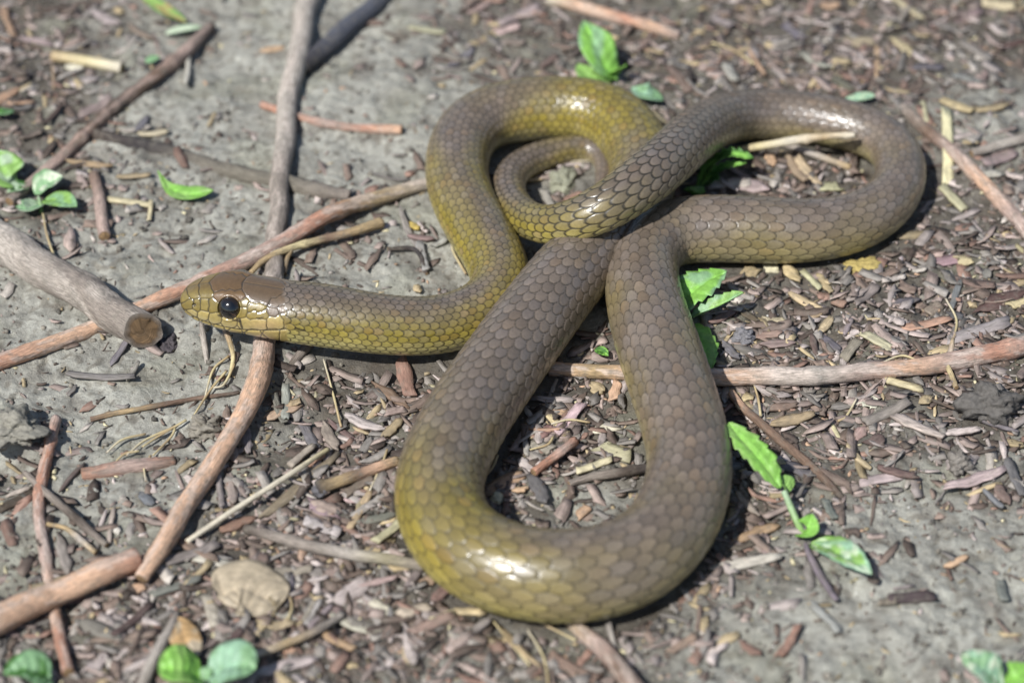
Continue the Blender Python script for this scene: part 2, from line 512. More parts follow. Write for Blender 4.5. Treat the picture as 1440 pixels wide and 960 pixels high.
def build_snake():
    # rings
    s1 = 0.0001 + 0.042 * (np.linspace(0, 1, 260) ** 1.35)
    s2 = np.arange(0.0424, S_LEN - 0.0001, 0.00041)
    s = np.concatenate([s1, s2])
    D = np.stack([np.interp(s, S_AX, D_AX[:, i]) for i in range(5)], 1)
    C = D[:, :3]; R = D[:, 3]; OL = D[:, 4]
    T = np.gradient(np.stack([np.interp(S_AX, S_AX, gsm(D_AX[:, i], 4)) for i in range(3)], 1), S_AX, axis=0)
    T = np.stack([np.interp(s, S_AX, T[:, i]) for i in range(3)], 1)
    T /= np.linalg.norm(T, axis=1)[:, None]
    side = np.cross(T, [0, 0, 1.0]); side /= np.linalg.norm(side, axis=1)[:, None]
    up = np.cross(side, T)
    # angles: 0 dorsal, +-pi ventral; denser over the back
    NH = 96
    q = np.linspace(0, 1, NH + 1)
    half = np.where(q < 0.86, q / 0.86 * 0.74, 0.74 + (q - 0.86) / 0.14 * 0.26) * np.pi
    th = np.concatenate([-half[1:][::-1], half[:-1]])      # -pi .. <pi
    NT = len(th)
    zero = NH                                                # index of th = 0
    mir = (2 * zero - np.arange(NT)) % NT
    th[0] = -np.pi
    nr = len(s)
    TH = np.broadcast_to(th, (nr, NT)); SS = np.broadcast_to(s[:, None], (nr, NT))
    hd = (1 - smooth(0.036, 0.075, s))[:, None]
    # section: head squarer, wider than tall
    ex = 2.0 + 0.55 * hd
    ct, st = np.cos(TH), np.sin(TH)
    rs = (np.abs(ct) ** ex + np.abs(st) ** ex) ** (-1 / ex)
    wa = 1.0 + 0.035 * hd; wb = 1.0 - 0.035 * hd
    hb = np.where(ct < 0, wb - 0.05 * (1 - hd), wb)
    X = st * rs * wa; Yv = ct * rs * hb
    jaw = np.where(ct < 0, 1 - 0.10 * hd * np.abs(ct), 1.0)   # narrower lower jaw
    X = X * jaw
    # a soft spine line on the thinner body and skin folds on the bends
    base = C[:, None, :] + (R[:, None] * X)[..., None] * side[:, None, :] + (R[:, None] * Yv)[..., None] * up[:, None, :]
    nrm = X[..., None] * side[:, None, :] + Yv[..., None] * up[:, None, :]
    nrm /= np.linalg.norm(nrm, axis=-1)[..., None]
    # ---------------- scale lattice
    VENT = 0.73
    a = TH / (np.pi * VENT)                                   # +-1 at the belly edge
    key = np.array([0, 0.25, 0.45, 0.70, 0.80, 0.88, 0.93, 0.97, 1.0]) * S_LEN
    Nn = np.interp(s, key, [21, 18, 18, 17, 15, 11.5, 9.5, 8, 5])
    Nn = gsm(Nn, 60)
    sw = 2 * np.pi * R * VENT / Nn
    Ls = np.maximum(sw * np.interp(s, key, [1.25, 1.45, 1.6, 1.7, 1.65, 1.45, 1.4, 1.3, 1.3]), 0.0012)
    ds = np.gradient(s)
    u = np.cumsum(ds / Ls)
    U = np.broadcast_to(u[:, None], (nr, NT)) + 0.05 * noise(SS * 120, TH * 1.2, 51)
    V = a * Nn[:, None] / 2
    V = V + 0.05 * noise(SS * 90, TH * 2 + 9, 52)
    W = 0.62
    def rear(qq):
        return 0.62 - 0.58 * np.minimum(np.abs(qq) / W, 1.3) ** 2.4
    own_u = np.full((nr, NT), 1e9); own_p = np.zeros((nr, NT)); own_q = np.zeros((nr, NT)); own_i = np.zeros((nr, NT)); own_r = np.zeros((nr, NT))
    behind = np.full((nr, NT), 9.0)
    ri = np.round(V)
    for di in (-1, 0, 1):
        i = ri + di
        off = 0.5 * (np.mod(i, 2))
        jb = np.round(U - off)
        qv = V - i
        for dj in (-1, 0, 1):
            uc = jb + dj + off
            p = U - uc
            pr = rear(qv)
            ins = (np.abs(qv) <= W) & (p > -0.9) & (p <= pr)
            better = ins & (uc < own_u)
            own_u = np.where(better, uc, own_u); own_p = np.where(better, p, own_p); own_q = np.where(better, qv, own_q)
            own_i = np.where(better, i, own_i); own_r = np.where(better, pr - p, own_r)
            aft = (np.abs(qv) <= W) & (p > pr)
            behind = np.where(aft, np.minimum(behind, p - pr), behind)
    none = own_u > 1e8
    own_u = np.where(none, np.round(U * 2) / 2, own_u)
    t = 0.075 * sw[:, None]
    hgt = t * (0.80 * (own_p + 0.7) / 1.3 + 0.22 * (1 - (own_q / W) ** 4))
    hgt = hgt + t * 0.9 * ((_h(np.round(own_u * 2), own_i + 500, 64) - 0.5) * own_p + (_h(np.round(own_u * 2), own_i + 500, 65) - 0.5) * own_q)
    slant = np.sqrt(1 + (2.6 * (np.abs(own_q) / W) ** 1.7) ** 2)
    edge = np.minimum(own_r / slant, np.where(none, 0, behind / slant))
    lw = np.interp(s, key, [0.062, 0.046, 0.038, 0.038, 0.044, 0.085, 0.080, 0.05, 0.05])[:, None]
    line = 1 - smooth(lw * 0.55, lw * 1.5, edge)
    hgt = hgt - t * 0.8 * np.exp(-(edge / (lw * 1.0)) ** 2)
    sid = own_i * 7919 + own_u * 2 * 104729
    def rnd(k):
        return _h(np.round(own_u * 2), own_i + 500, k)
    r1, r2, r3 = rnd(61), rnd(62), rnd(63)
    # ---------------- colour of the body (pigment)
    aa = np.abs(a)
    brown = lin(103, 92, 81); olive = lin(118, 105, 43); pale = lin(164, 156, 104); violet = lin(106, 101, 101); orange = lin(126, 94, 52)
    nk_ = (1 - smooth(0.12, 0.26, s))[:, None]
    ol = OL[:, None] - 0.16 + (0.42 + 1.3 * nk_) * (aa - 0.45 - 0.02 * nk_) + 0.30 * noise(SS * 38, TH * 1.1, 55)
    ol = smooth(0.05, 1.15, ol)[..., None]
    col = brown * (1 - ol) + olive * ol
    m = (smooth(0.80, 1.0, r2) * 0.34 * (0.4 + 0.6 * ol[..., 0]))[..., None]
    col = col * (1 - m) + orange * m
    m = ((r3 > 0.80) * 0.20)[..., None]
    col = col * (1 - m) + violet * m
    lowf = (smooth(0.5, 0.95, aa) * 0.8)[..., None]
    neck = (1 - smooth(0.10, 0.22, s))[:, None, None]
    col = col * (1 - lowf * (0.5 + 0.5 * neck)) + pale * lowf * (0.5 + 0.5 * neck)
    col = col * (0.84 + 0.34 * r1)[..., None]
    col = col * (1 + 0.26 * np.clip(own_p, -0.6, 0.6) + 0.30 * smooth(0.25, 0.75, aa))[..., None]
    # belly
    bel = smooth(0.99, 1.03, aa)
    cream = lin(182, 172, 118)
    scute = np.abs((U - 0.25 + 0.5) % 1 - 0.5)
    bl = 1 - smooth(0.02, 0.07, scute)
    col = col * (1 - bel[..., None]) + cream * bel[..., None]
    line = line * (1 - bel) + bl * bel * 0.6
    hgt = hgt * (1 - bel) - t * 0.4 * bl * bel
    dark = lin(46, 42, 33)
    lc = np.interp(s, key, [0.90, 0.85, 0.80, 0.80, 0.86, 0.96, 0.96, 0.8, 0.7])[:, None]
    col = col * (1 - (line * lc)[..., None]) + dark * (line * lc)[..., None]
    # ---------------- head plates, laid out on one side and mirrored
    nh = int(np.searchsorted(s, 0.060))
    px, py, dep = pix(base[:nh])
    cs = (side[20] @ np.array([0, -1.0, 0]))
    near = np.arange(NT) >= zero if cs > 0 else np.arange(NT) <= zero
    nearf = np.where(near, np.arange(NT), mir)
    npx, npy = px[:, nearf], py[:, nearf]                      # every vertex looks up its near-side twin
    d1 = np.full(npx.shape, 1e9); d2 = np.full(npx.shape, 1e9); pid = np.zeros(npx.shape, int)
    wob = 1.2 * noise(npx / 7, npy / 7, 71)
    for k, (seeds, c, mid) in enumerate(PLATES):
        dk_ = np.full(npx.shape, 1e9)
        for (qx, qy) in seeds:
            dk_ = np.minimum(dk_, np.hypot(npx + wob - qx, npy + wob * 0.6 - qy))
        newbest = dk_ < d1
        d2 = np.where(newbest, d1, np.minimum(d2, dk_))
        pid = np.where(newbest, k, pid)
        d1 = np.where(newbest, dk_, d1)
    pe = (d2 - d1) / 2
    midl = np.array([p[2] for p in PLATES])[pid]
    pe = np.where(midl, pe, np.minimum(pe, np.abs(TH[:nh]) * R[:nh, None] / 0.00025))
    md = seg_dist(npx, npy, MOUTH)
    isn = (npy > np.interp(npx, MOUTH[:, 0], MOUTH[:, 1]))
    pcol = np.array([p[1] for p in PLATES])[pid]
    pr1 = _h(pid, np.where(near, 1, 2)[None, :] + 0 * pid, 75)
    topw = (1 - smooth(0.2, 0.75, np.abs(TH[:nh])))[..., None]
    pcol = pcol * (1 - 0.6 * topw) + C_BR * 0.9 * 0.6 * topw
    pcol = pcol * (0.88 + 0.24 * pr1)[..., None] * (1 + 0.10 * noise(npx / 5, npy / 5, 72))[..., None]
    lw_ = smooth(9, 1.5, md)[..., None] * (~isn)[..., None] * smooth(262, 275, npx)[..., None]
    pcol = pcol * (1 - 0.55 * lw_) + lin(190, 174, 126) * 0.55 * lw_
    pk_ = np.exp(-(((npx - 372) / 22) ** 2 + ((npy - 456) / 7) ** 2))[..., None] * 0.5
    pcol = pcol * (1 - pk_) + lin(190, 160, 118) * pk_
    pl = 1 - smooth(0.35, 0.95, pe)
    pcol = pcol * (1 - 0.80 * pl[..., None]) + lin(52, 46, 34) * 0.80 * pl[..., None]
    ml = 1 - smooth(0.4, 1.1, md)
    pcol = pcol * (1 - 0.85 * ml[..., None]) + lin(50, 42, 30) * 0.85 * ml[..., None]
    for (q0, q1, rad) in (((437,400),(452,455),11), ((395,402),(440,412),10), ((790,455),(850,470),9), ((545,392),(590,385),5), ((330,385),(300,372),7)):
        b = zz(q0, q1)
        dd = seg_dist(npx, npy, np.array(b)) + 0.5 * noise(npx / 2, npy / 2, 73)
        f = ((1 - smooth(rad / 4.5 * 0.4, rad / 4.5, dd)) * 0.85)[..., None]
        pcol = pcol * (1 - f) + lin(38, 33, 26) * f
        if q0[0] == 790:
            col[:nh] = col[:nh] * (1 - f) + lin(38, 33, 26) * f
    ph = -0.00026 * np.exp(-(pe / 0.75) ** 2) - 0.00055 * np.exp(-(md / 0.9) ** 2)
    hw = 1 - smooth(HEAD_END_PX - 3.5, HEAD_END_PX + 3.5, npx + 3 * noise(npx / 6, npy / 6, 74) - 0.10 * (npy - 420))
    hgt = hgt.copy()
    hgt[:nh] = hgt[:nh] * (1 - hw) + ph * hw
    col[:nh] = col[:nh] * (1 - hw[..., None]) + pcol * hw[..., None]
    # brow ridge over the eye, cheek
    ed = np.hypot(npx - EYE_PX[0], (npy - EYE_PX[1]))
    brow = np.hypot((npx - EYE_PX[0]) / 24, (npy - (EYE_PX[1] - 20)) / 6)
    hgt[:nh] += 0.0007 * np.exp(-brow ** 2)
    hgt[:nh] += 0.0006 * np.exp(-(((npx - 375) / 30) ** 2 + ((npy - 452) / 10) ** 2))
    hgt[:nh] -= 0.0006 * np.exp(-(((npx - 288) / 18) ** 2 + ((npy - 430) / 10) ** 2))
    hgt[:nh] -= 0.0022 * (1 - smooth(13.5, 16.5, ed))
    rim = np.exp(-((ed - 17) / 1.6) ** 2)
    hgt[:nh] += 0.00025 * rim
    # nostril
    nd = np.hypot(npx - (240 + 148 / 4.5), npy - (360 + 313 / 4.5))
    hgt[:nh] -= 0.0011 * np.exp(-(nd / 2.2) ** 2)
    f = np.exp(-(nd / 2.3) ** 2)[..., None]
    col[:nh] = col[:nh] * (1 - f) + lin(30, 25, 18) * f
    tipw = np.minimum(smooth(0, 0.003, s), smooth(S_LEN, S_LEN - 0.004, s))[:, None]
    hgt *= tipw
    # skin folds where the body bends hard
    verts = base + hgt[..., None] * nrm
    v = verts.reshape(-1, 3)
    c = np.clip(col, 0.004, 0.9).reshape(-1, 3)
    i = np.arange(nr * NT).reshape(nr, NT)
    f = np.stack([i[:-1], np.roll(i, -1, 1)[:-1], np.roll(i, -1, 1)[1:], i[1:]], -1).reshape(-1, 4)
    # end caps: collapse first and last ring
    v[:NT] = v[:NT].mean(0); v[-NT:] = v[-NT:].mean(0)
    root = bpy.data.objects.new("snake", None)
    link(root)
    rp = P(790, 480, 0.0)
    root.location = rp
    tag(root, "olive brown scaly snake lying in loose coils with its head raised", "snake")
    gl = np.full((nr, NT), 0.22); gl[:nh] = 0.22 + 0.6 * hw
    me = mesh("body", v - rp, f, M_SNAKE, np.hstack([c, gl.reshape(-1, 1)]))
    obj("body", me, root)
    # eyes
    k = np.argmin((px - EYE_PX[0]) ** 2 + (py - EYE_PX[1]) ** 2 + np.where(near[None, :], 0, 1e6) + np.where(dep > dep[:, zero].mean() + 0.004, 1e6, 0))
    ri_, ti_ = np.unravel_index(k, px.shape)
    for tt in (ti_, mir[ti_]):
        p0 = base[ri_, tt]; n0 = nrm[ri_, tt]
        er = 0.0045
        ec = p0 - n0 * (er * 0.66)
        lat = np.linspace(0, np.pi, 29); lon = np.linspace(0, 2 * np.pi, 40, endpoint=False)
        LA, LO = np.meshgrid(lat, lon, indexing='ij')
        a1 = np.cross(n0, [0, 0, 1.0]); a1 /= np.linalg.norm(a1); a2 = np.cross(n0, a1)
        ev = (np.cos(LA)[..., None] * n0 + (np.sin(LA) * np.cos(LO))[..., None] * a1 + (np.sin(LA) * np.sin(LO))[..., None] * a2) * er
        ring = smooth(0.62, 0.70, LA)
        edge2 = smooth(0.95, 1.05, LA)
        ecol = lin(9, 11, 14)[None, None] * (1 - ring[..., None]) + lin(34, 25, 15) * ring[..., None]
        ecol = ecol * (1 - edge2[..., None]) + lin(14, 11, 8) * edge2[..., None]
        ii = np.arange(29 * 40).reshape(29, 40)
        ef = np.stack([ii[:-1], ii[1:], np.roll(ii, -1, 1)[1:], np.roll(ii, -1, 1)[:-1]], -1).reshape(-1, 4)
        eo = obj("eye", mesh("eye", ev.reshape(-1, 3) + ec - rp, ef, M_EYE, ecol.reshape(-1, 3)), root)
        eo["label"] = "glossy black eye"
build_snake()

INSIDE = [("inside the snake's forward loop", [(690,640),(735,590),(800,510),(870,500),(890,560),(912,640),(900,700),(830,748),(740,738)]),
          ("inside the small coil of the tail", [(730,235),(865,205),(855,300),(735,300)]), ("inside the snake's rear coil", [(990,195),(1205,205),(1215,280),(950,282)])]
NEAR = [("by the thick sawn branch", [(0,335),(200,465)]), ("by the peeled twig behind the snake's head", [(240,415),(390,344),(595,262)]), ("by the grey upper part of the bent branch", [(430,8),(385,330)]),
  ("by the orange lower part of the bent branch", [(368,510),(330,610),(200,805)]), ("by the stout orange twig", [(0,870),(195,785)]), ("by the upright reddish twig", [(75,590),(60,760)]), ("by the slanting dark twig", [(20,280),(295,45)]),
  ("by the mud caked twig", [(150,195),(470,272)]), ("by the dark blue grey twig", [(430,95),(540,0)]), ("by the pinkish twig behind the arch", [(775,0),(950,48)]), ("behind the long peeled twig", [(1030,480),(1440,440)]),
  ("in front of the long peeled twig", [(1040,570),(1440,550)]), ("by the smooth twig past the rear coil", [(1300,180),(1440,325)]), ("by the white grass stalk", [(270,755),(460,635)]), ("by the straight grey twig", [(345,750),(590,795)]),
  ("by the reddish brown twig near the tall seedling", [(1060,590),(1180,690)]), ("under the rear coil's outer flank", [(1040,385),(1240,380)]), ("beyond the rear coil", [(1050,105),(1250,130)]), ("by the broad slate clod", [(1340,590),(1440,590)]),
  ("by the crumpled tan dead leaf", [(310,830),(390,850)]), ("by the orange dead leaf", [(265,880),(275,930)]), ("below the loop's lowest bend", [(640,880),(900,900)]), ("outside the loop's swollen bend", [(540,720),(610,850)]),
  ("under the snake's neck", [(430,515),(620,525)]), ("by the tall toothed seedling", [(1060,640),(1130,750)]), ("by the blotched leaf on open mud", [(1340,900),(1420,950)]), ("by the four leaved seedling", [(0,250),(110,290)]),
  ("on the bare mud below the litter", [(1150,850),(1300,800)]), ("in the far litter beyond all coils", [(1000,30),(1440,30)]), ("by the bark strips at the litter's edge", [(1330,690),(1430,680)]), ("between neck and bent branch", [(440,600),(540,600)])]
def place_name(x, y):
    return chip_label("", x, y, 50, 10)[10:]
def chip_label(base, x, y, length, w):
    base = base.replace(" lying in the litter", "")
    size = "long" if length > 62 else ("short" if length < 36 else "")
    if w >= 15: size = (size + " broad").strip()
    elif w <= 8: size = (size + " narrow").strip()
    else: size = size or "middling"
    if base.startswith("short "): base = base[6:]
    for nm, poly in INSIDE:
        c = False; n = len(poly)
        for i in range(n):
            (ax, ay), (bx, by) = poly[i], poly[i - 1]
            if (ay > y) != (by > y) and x < (bx - ax) * (y - ay) / (by - ay) + ax: c = not c
        if c: return f"{size} {base} {nm}"
    best = min(NEAR, key=lambda q: float(seg_dist(np.array(float(x)), np.array(y / 0.68), np.array(q[1], float) * [1, 1 / 0.68])))
    return f"{size} {base} {best[0]}"
# ------------------------------------------------------------------ sticks and twigs
PAL = {
 'g': lin(136,126,116), 'G': lin(172,163,152), 'd': lin(78,68,60), 'k': lin(58,54,54), 'b': lin(116,95,80), 'p': lin(170,148,136),
 'r': lin(172,128,106), 'o': lin(200,164,136), 't': lin(168,146,110), 's': lin(200,186,142), 'w': lin(206,196,174), 'v': lin(98,95,95), 'y': lin(190,160,78),
 'l': lin(192,178,166)}

def tube(pts, colors, spacing=0.0011, nt=16, wob=0.10, patch=None, knots=(), seed=0, sink=0.75, press=True, flat=1.0, caps=True, capcol=None, cut=0.0):
    """pts: (px, py, width px, lift mm). Returns verts, faces, cols, locs (world)."""
    rows = []
    for q in pts:
        px, py, w = q[:3]
        lift = q[3] / 1000 if len(q) > 3 else 0.0
        p, z = gpos(np.array(px, float), np.array(py, float), 0.0)
        r = w / 2 * mpp(p)
        p, z = gpos(np.array(px, float), np.array(py, float), r * sink + lift)
        rows.append((*p, r))
    a = catmull(rows, 24) if len(rows) > 2 else np.array([np.array(rows[0]) * (1 - t) + np.array(rows[1]) * t for t in np.linspace(0, 1, 24)])
    L = arclen(a[:, :3])
    n = max(6, int(L[-1] / spacing))
    s = np.linspace(0, L[-1], n)
    d = np.stack([np.interp(s, L, a[:, i]) for i in range(4)], 1)
    sm_ = s * 1000
    C = d[:, :3].copy(); R = np.maximum(d[:, 3], 0.0003)
    C[:, 0] += R * 0.25 * noise(sm_ / 22, 0 * s + seed * 3.1, 41); C[:, 1] += R * 0.25 * noise(sm_ / 22, 0 * s + seed * 3.1 + 50, 42)
    T = np.gradient(C, axis=0); T /= np.linalg.norm(T, axis=1)[:, None]
    side = np.cross(T, [0, 0, 1.0]); side /= np.linalg.norm(side, axis=1)[:, None]
    up = np.cross(side, T)
    th = np.linspace(0, 2 * np.pi, nt, endpoint=False)
    TH = np.broadcast_to(th, (n, nt)); SM = np.broadcast_to(sm_[:, None], (n, nt))
    f = 1 + wob * 1.3 * noise(SM / 9 + 2 * np.cos(TH), 2 * np.sin(TH) + seed * 7.7, 43) + wob * 0.6 * noise(SM / 2.5 + 4 * np.cos(TH), 4 * np.sin(TH) + seed * 7.7, 44)
    for (fr, amp) in knots:
        f = f + amp * np.exp(-((sm_ - fr * sm_[-1]) / (R.mean() * 1000 * 0.9)) ** 2)[:, None] * (1 + 0.5 * np.cos(TH - seed))
    RR = R[:, None] * f
    v = C[:, None] + (RR * np.sin(TH))[..., None] * side[:, None] + (RR * np.cos(TH) * flat)[..., None] * up[:, None]
    if cut > 0:
        nn = T[-1] - cut * FWD; nn /= np.linalg.norm(nn)
        sh = -((v[-1] - C[-1]) @ nn) / (T[-1] @ nn)
        for e in range(n):
            w_ = smooth(s[-1] - 3.2 * R[-1], s[-1], s[e])
            v[e] += (sh * w_)[:, None] * T[-1]
    cs = np.array([PAL[c] if isinstance(c, str) else c for c in colors])
    kx = np.linspace(0, 1, len(cs))
    col = np.stack([np.interp(s / s[-1], kx, cs[:, i]) for i in range(3)], 1)[:, None] * np.ones((n, nt, 1))
    if patch:
        m = smooth(0.06, 0.16, 0.35 * noise(SM / 3 + 3 * np.cos(TH), 3 * np.sin(TH) + seed, 49) + noise(SM / 13 + 1.2 * np.cos(TH), 1.2 * np.sin(TH) + seed * 5.3, 45))[..., None] * patch[1]
        col = col * (1 - m) + PAL[patch[0]] * m
    col = col * (1 + 0.18 * noise(SM / 6 + 2 * np.cos(TH), 2 * np.sin(TH) + seed, 46))[..., None]
    loc = np.stack([SM + seed * 37, RR * 1000 * np.cos(TH), RR * 1000 * np.sin(TH)], -1)
    i = np.arange(n * nt).reshape(n, nt)
    fa = np.stack([i[:-1], np.roll(i, -1, 1)[:-1], np.roll(i, -1, 1)[1:], i[1:]], -1).reshape(-1, 4).tolist()
    V = v.reshape(-1, 3); Cc = col.reshape(-1, 3); Lo = loc.reshape(-1, 3)
    if caps:
        for e, ring in ((0, i[0]), (n - 1, i[-1][::-1])):
            sgn = -1 if e == 0 else 1
            k0 = len(V)
            inner = C[e] + (v[e] - C[e]) * 0.7 + T[e] * sgn * R[e] * (0.02 + 0.16 * noise(th * 2, seed, 47))[:, None]
            ctr = C[e] + T[e] * sgn * R[e] * (-0.1 if cut else 0.12)
            V = np.vstack([V, inner, ctr[None]])
            cc = (lin(172, 140, 100) if capcol is None else capcol) * np.ones((nt + 1, 3)) * np.append(0.9 + 0.4 * noise(th * 3, seed, 48), 0.55)[:, None]
            Cc = np.vstack([Cc, cc])
            Lo = np.vstack([Lo, np.stack([np.append(th, 0) * 3, np.append(th, 0), np.zeros(nt + 1)], -1)])
            rin = np.arange(k0, k0 + nt)
            if e != 0: rin = rin[::-1]
            for q in range(nt):
                q2 = (q + 1) % nt
                fa.append([ring[q2], ring[q], rin[q], rin[q2]])
                fa.append([rin[q2], rin[q], k0 + nt])
    return V, [list(map(int, f)) for f in fa], Cc, Lo

def stick(name, label, cat, pts, colors, mat=None, parent=None, group=None, **kw):
    V, F, Cc, Lo = tube(pts, colors, **kw)
    org = V.mean(0)
    endf = None
    if kw.get('cut'):
        k_ = 2 * kw['nt']; endf = F[-k_:]; F = F[:-k_]
    if parent is not None: org = np.array(parent.location)
    o = obj(name, mesh(name, V - org, F, mat or M_BARK, np.clip(Cc, .004, .9), Lo), parent)
    if parent is None:
        o.location = org
        tag(o, label, cat, group)
    if endf is not None:
        used = sorted({i for f in endf for i in f}); mp = {i: j for j, i in enumerate(used)}
        e = obj("sawn_end", mesh("sawn_end", V[used] - org, [[mp[i] for i in f] for f in endf], mat or M_BARK, Cc[used], Lo[used]), o)
        e["label"] = "brown sawn end face"
    return o

# thick sawn branch: shell, sawn face
br = stick("branch", "thick grey branch with sawn brown end beside the snake's snout", "branch",
      [(-190,222,52,-1),(-40,312,52,-1),(30,357,52,-1),(110,408,51,0),(165,442,50,1),(203,466,50,2)], ['g','G','G','g','g'], nt=30, spacing=0.0008, wob=0.07, patch=('G',.5), knots=((.15,.08),(.55,.06)), seed=2, capcol=lin(122,98,70), cut=1.0)
pk = [(0.06,.12),(0.3,.08),(.52,.16),(.8,.10)]
stick("twig", "pale orange peeled twig running under the thick sawn branch to the coils", "twig",
      [(-130,556,24),(-30,519,24),(60,488,23),(125,463,22,-1),(200,431,22,0),(300,388,22,1),(390,344,22,3),(455,306,23,4),(500,288,22,2.5),(560,270,20,1),(612,256,18,0)],
      ['o','r','o','o','r','p','r','t','G'], nt=18, wob=.08, patch=('l',.6), knots=pk, seed=3)
stk = stick("bent_branch", "long bent branch under the snake's head, grey above and peeled orange below", "branch",
      [(446,-40,28),(436,-4,30),(424,50,30),(410,110,29),(402,170,28),(396,240,27),(390,320,27,-1),(384,390,27,-1),(374,460,29,0),(368,510,32,1),(362,545,33,2),(338,592,29,3),(305,645,28,3),(262,712,28,3),(225,768,27,3),(198,812,20,2)],
      ['G','G','G','G','G','g','g','g','p','o','o','o','o'], nt=20, wob=.07, patch=('l',.5), knots=((.58,.14),(.615,.22),(.66,.12)), seed=4)
stick("twig", "stout orange brown twig with whitish broken end beside the bent branch's lower tip", "twig",
      [(-130,925,46,2),(-45,888,44,3),(20,862,40,3),(80,836,36,3),(140,808,34,3),(196,783,32,2)], ['w','l','o','o','o','r'], nt=20, wob=.06, patch=('l',.5), knots=((.85,.1),), seed=5)
stick("twig", "thin reddish upright twig passing under the stout orange twig", "twig",
      [(80,588,14),(70,625,15),(60,668,17),(56,715,17),(62,770,17),(72,830,18,-1),(82,890,18),(96,945,18)], ['p','r','r','p','p','o','r','r'], wob=.12, patch=('l',.5), knots=((.1,.35),(.3,.2),(.55,.18)), seed=6)
stick("twig", "dark brown slanting twig running from the small seedling towards the bare mud", "twig",
      [(14,284,15),(60,245,16),(110,200,17),(160,152,19,1),(205,118,19,1),(255,78,19,1),(298,38,15,1)], ['g','p','b','d','b','p','d'], wob=.12, patch=('p',.6), knots=((.33,.25),(.5,.2),(.75,.15)), seed=7)
stick("twig", "mud caked dark twig half sunk in the mud across the grey branch", "twig",
      [(128,190,20,-1.5),(180,201,22,-2),(250,220,24,-3),(330,243,24,-2.6),(400,258,24,-2),(450,268,22,-.5),(492,276,16,0)], ['d','k',lin(104,98,88),lin(112,106,94),lin(112,106,94),'g'], wob=.2, seed=8)
stick("twig", "dark blue grey twig leaning by the pale branch's upper end", "twig",
      [(424,97,26),(450,74,27),(490,40,27),(530,4,26),(552,-18,26)], ['k',lin(78,80,88),lin(84,86,94),lin(78,80,88)], nt=18, wob=.05, seed=9, capcol=lin(50,48,48))
stick("twig", "short red brown twig crossing behind the pale branch", "twig",
      [(368,147,11),(400,158,11),(440,170,12),(480,178,12),(520,181,13),(566,182,14)], ['r','r','p','r','o'], wob=.1, patch=('l',.4), knots=((.45,.2),), seed=10)
stick("straw", "stout pale yellow straw lying on dark litter near the slanting twig", "straw",
      [(74,79,16,1),(120,87,16,1),(172,95,16,1)], ['t','s','w'], mat=M_STRAW, wob=.04, seed=11, capcol=lin(150,130,80))
stick("twig", "pinkish peeled twig with pale cut end above the seedling by the arch", "twig",
      [(770,-2,19,1),(820,11,18,1),(880,28,17,1),(930,42,16,0),(955,50,15,0)], ['w','o','o','r','o','p'], wob=.06, patch=('l',.4), seed=12)
stick("long_twig", "long peeled pink and grey twig passing under the snake's forward loop", "twig",
      [(772,518,20),(830,521,21),(872,524,22),(930,528,23,-1),(1000,530,24,1),(1045,530,25,1.5),(1090,529,27,1.5),(1150,527,25,1.5),(1220,521,25,1),(1290,515,25,1),(1335,508,28,1),(1400,496,27,1),(1475,478,27,1),(1560,462,26,0)],
      ['o','t','o','o','o','l','G','p','o','p','r','p','l','l'], nt=20, wob=.07, patch=('l',.65), knots=((.45,.14),(.8,.18)), seed=13)
stick("side_stub", None, None, [(1336,500,9,3),(1338,488,8,6),(1340,476,5,8)], ['l','t'], parent=bpy.data.objects["long_twig"], wob=.1, nt=9, seed=50)
stick("side_stub", None, None, [(1325,498,8,4),(1338,528,8,4),(1345,545,7,3)], ['s','t'], parent=bpy.data.objects["long_twig"], wob=.1, nt=9, seed=51)
stick("twig", "smooth pinkish twig sticking out of the litter past the rear coil", "twig",
      [(1270,150,14,-1),(1300,180,18),(1340,214,18,1),(1385,258,20,1.5),(1420,298,21,1),(1460,345,21,1)], ['g','b','p','o','p','p'], wob=.07, patch=('l',.4), knots=((.5,.15),), seed=14)
stick("straw", "pale jointed straw leaning on the rear coil of the snake", "straw",
      [(1026,213,10,3),(1080,204,11,7),(1134,195,12,10.5),(1170,191,9,13),(1203,190,7,15.5)], ['t','s','w','t','w'], mat=M_STRAW, wob=.06, knots=((.62,.3),(.93,.4)), seed=15)
stick("straw", "thin white dry grass stalk lying between the bent branch and bark chips", "straw",
      [(262,762,8,2),(300,736,8,3),(360,697,8,4),(420,658,8,3),(462,631,7,2)], ['w','w','w','s'], mat=M_STRAW, wob=.03, nt=8, seed=16)
stick("twig", "thin dark straw coloured twig on bare mud beside the bent branch's knot", "twig",
      [(127,589,8),(160,581,8),(210,572,8),(260,563,7),(300,557,6),(336,552,5)], ['b','t','b','b','d'], wob=.15, nt=9, knots=((.12,.3),), seed=17)
stick("twig", "yellowish brown twig with dark round end touching the left flank of the loop", "twig",
      [(446,688,18,1),(470,679,17,1),(500,668,17,1.5),(530,658,16,1.5),(560,648,14,1)], ['k','t','b','o','t'], wob=.1, knots=((.05,.3),), seed=18, capcol=lin(60,58,58))
stick("twig", "straight grey twig on the chips, its end under the loop's outer flank", "twig",
      [(345,743,14,0),(390,754,16,1),(430,766,17,2),(480,776,17,2),(540,786,17,2),(596,796,16,2)], ['d','g','g','G',lin(146,138,112),'g'], wob=.07, knots=((.3,.18),), seed=19)
stick("twig", "thin reddish brown twig lying beside the serrated seedling leaf", "twig",
      [(1028,552,11,3),(1050,578,12,2),(1090,612,13,2),(1130,645,13,1),(1165,680,12,0),(1186,702,9,-1)], ['o','b','b','b','b','d'], wob=.08, seed=20)
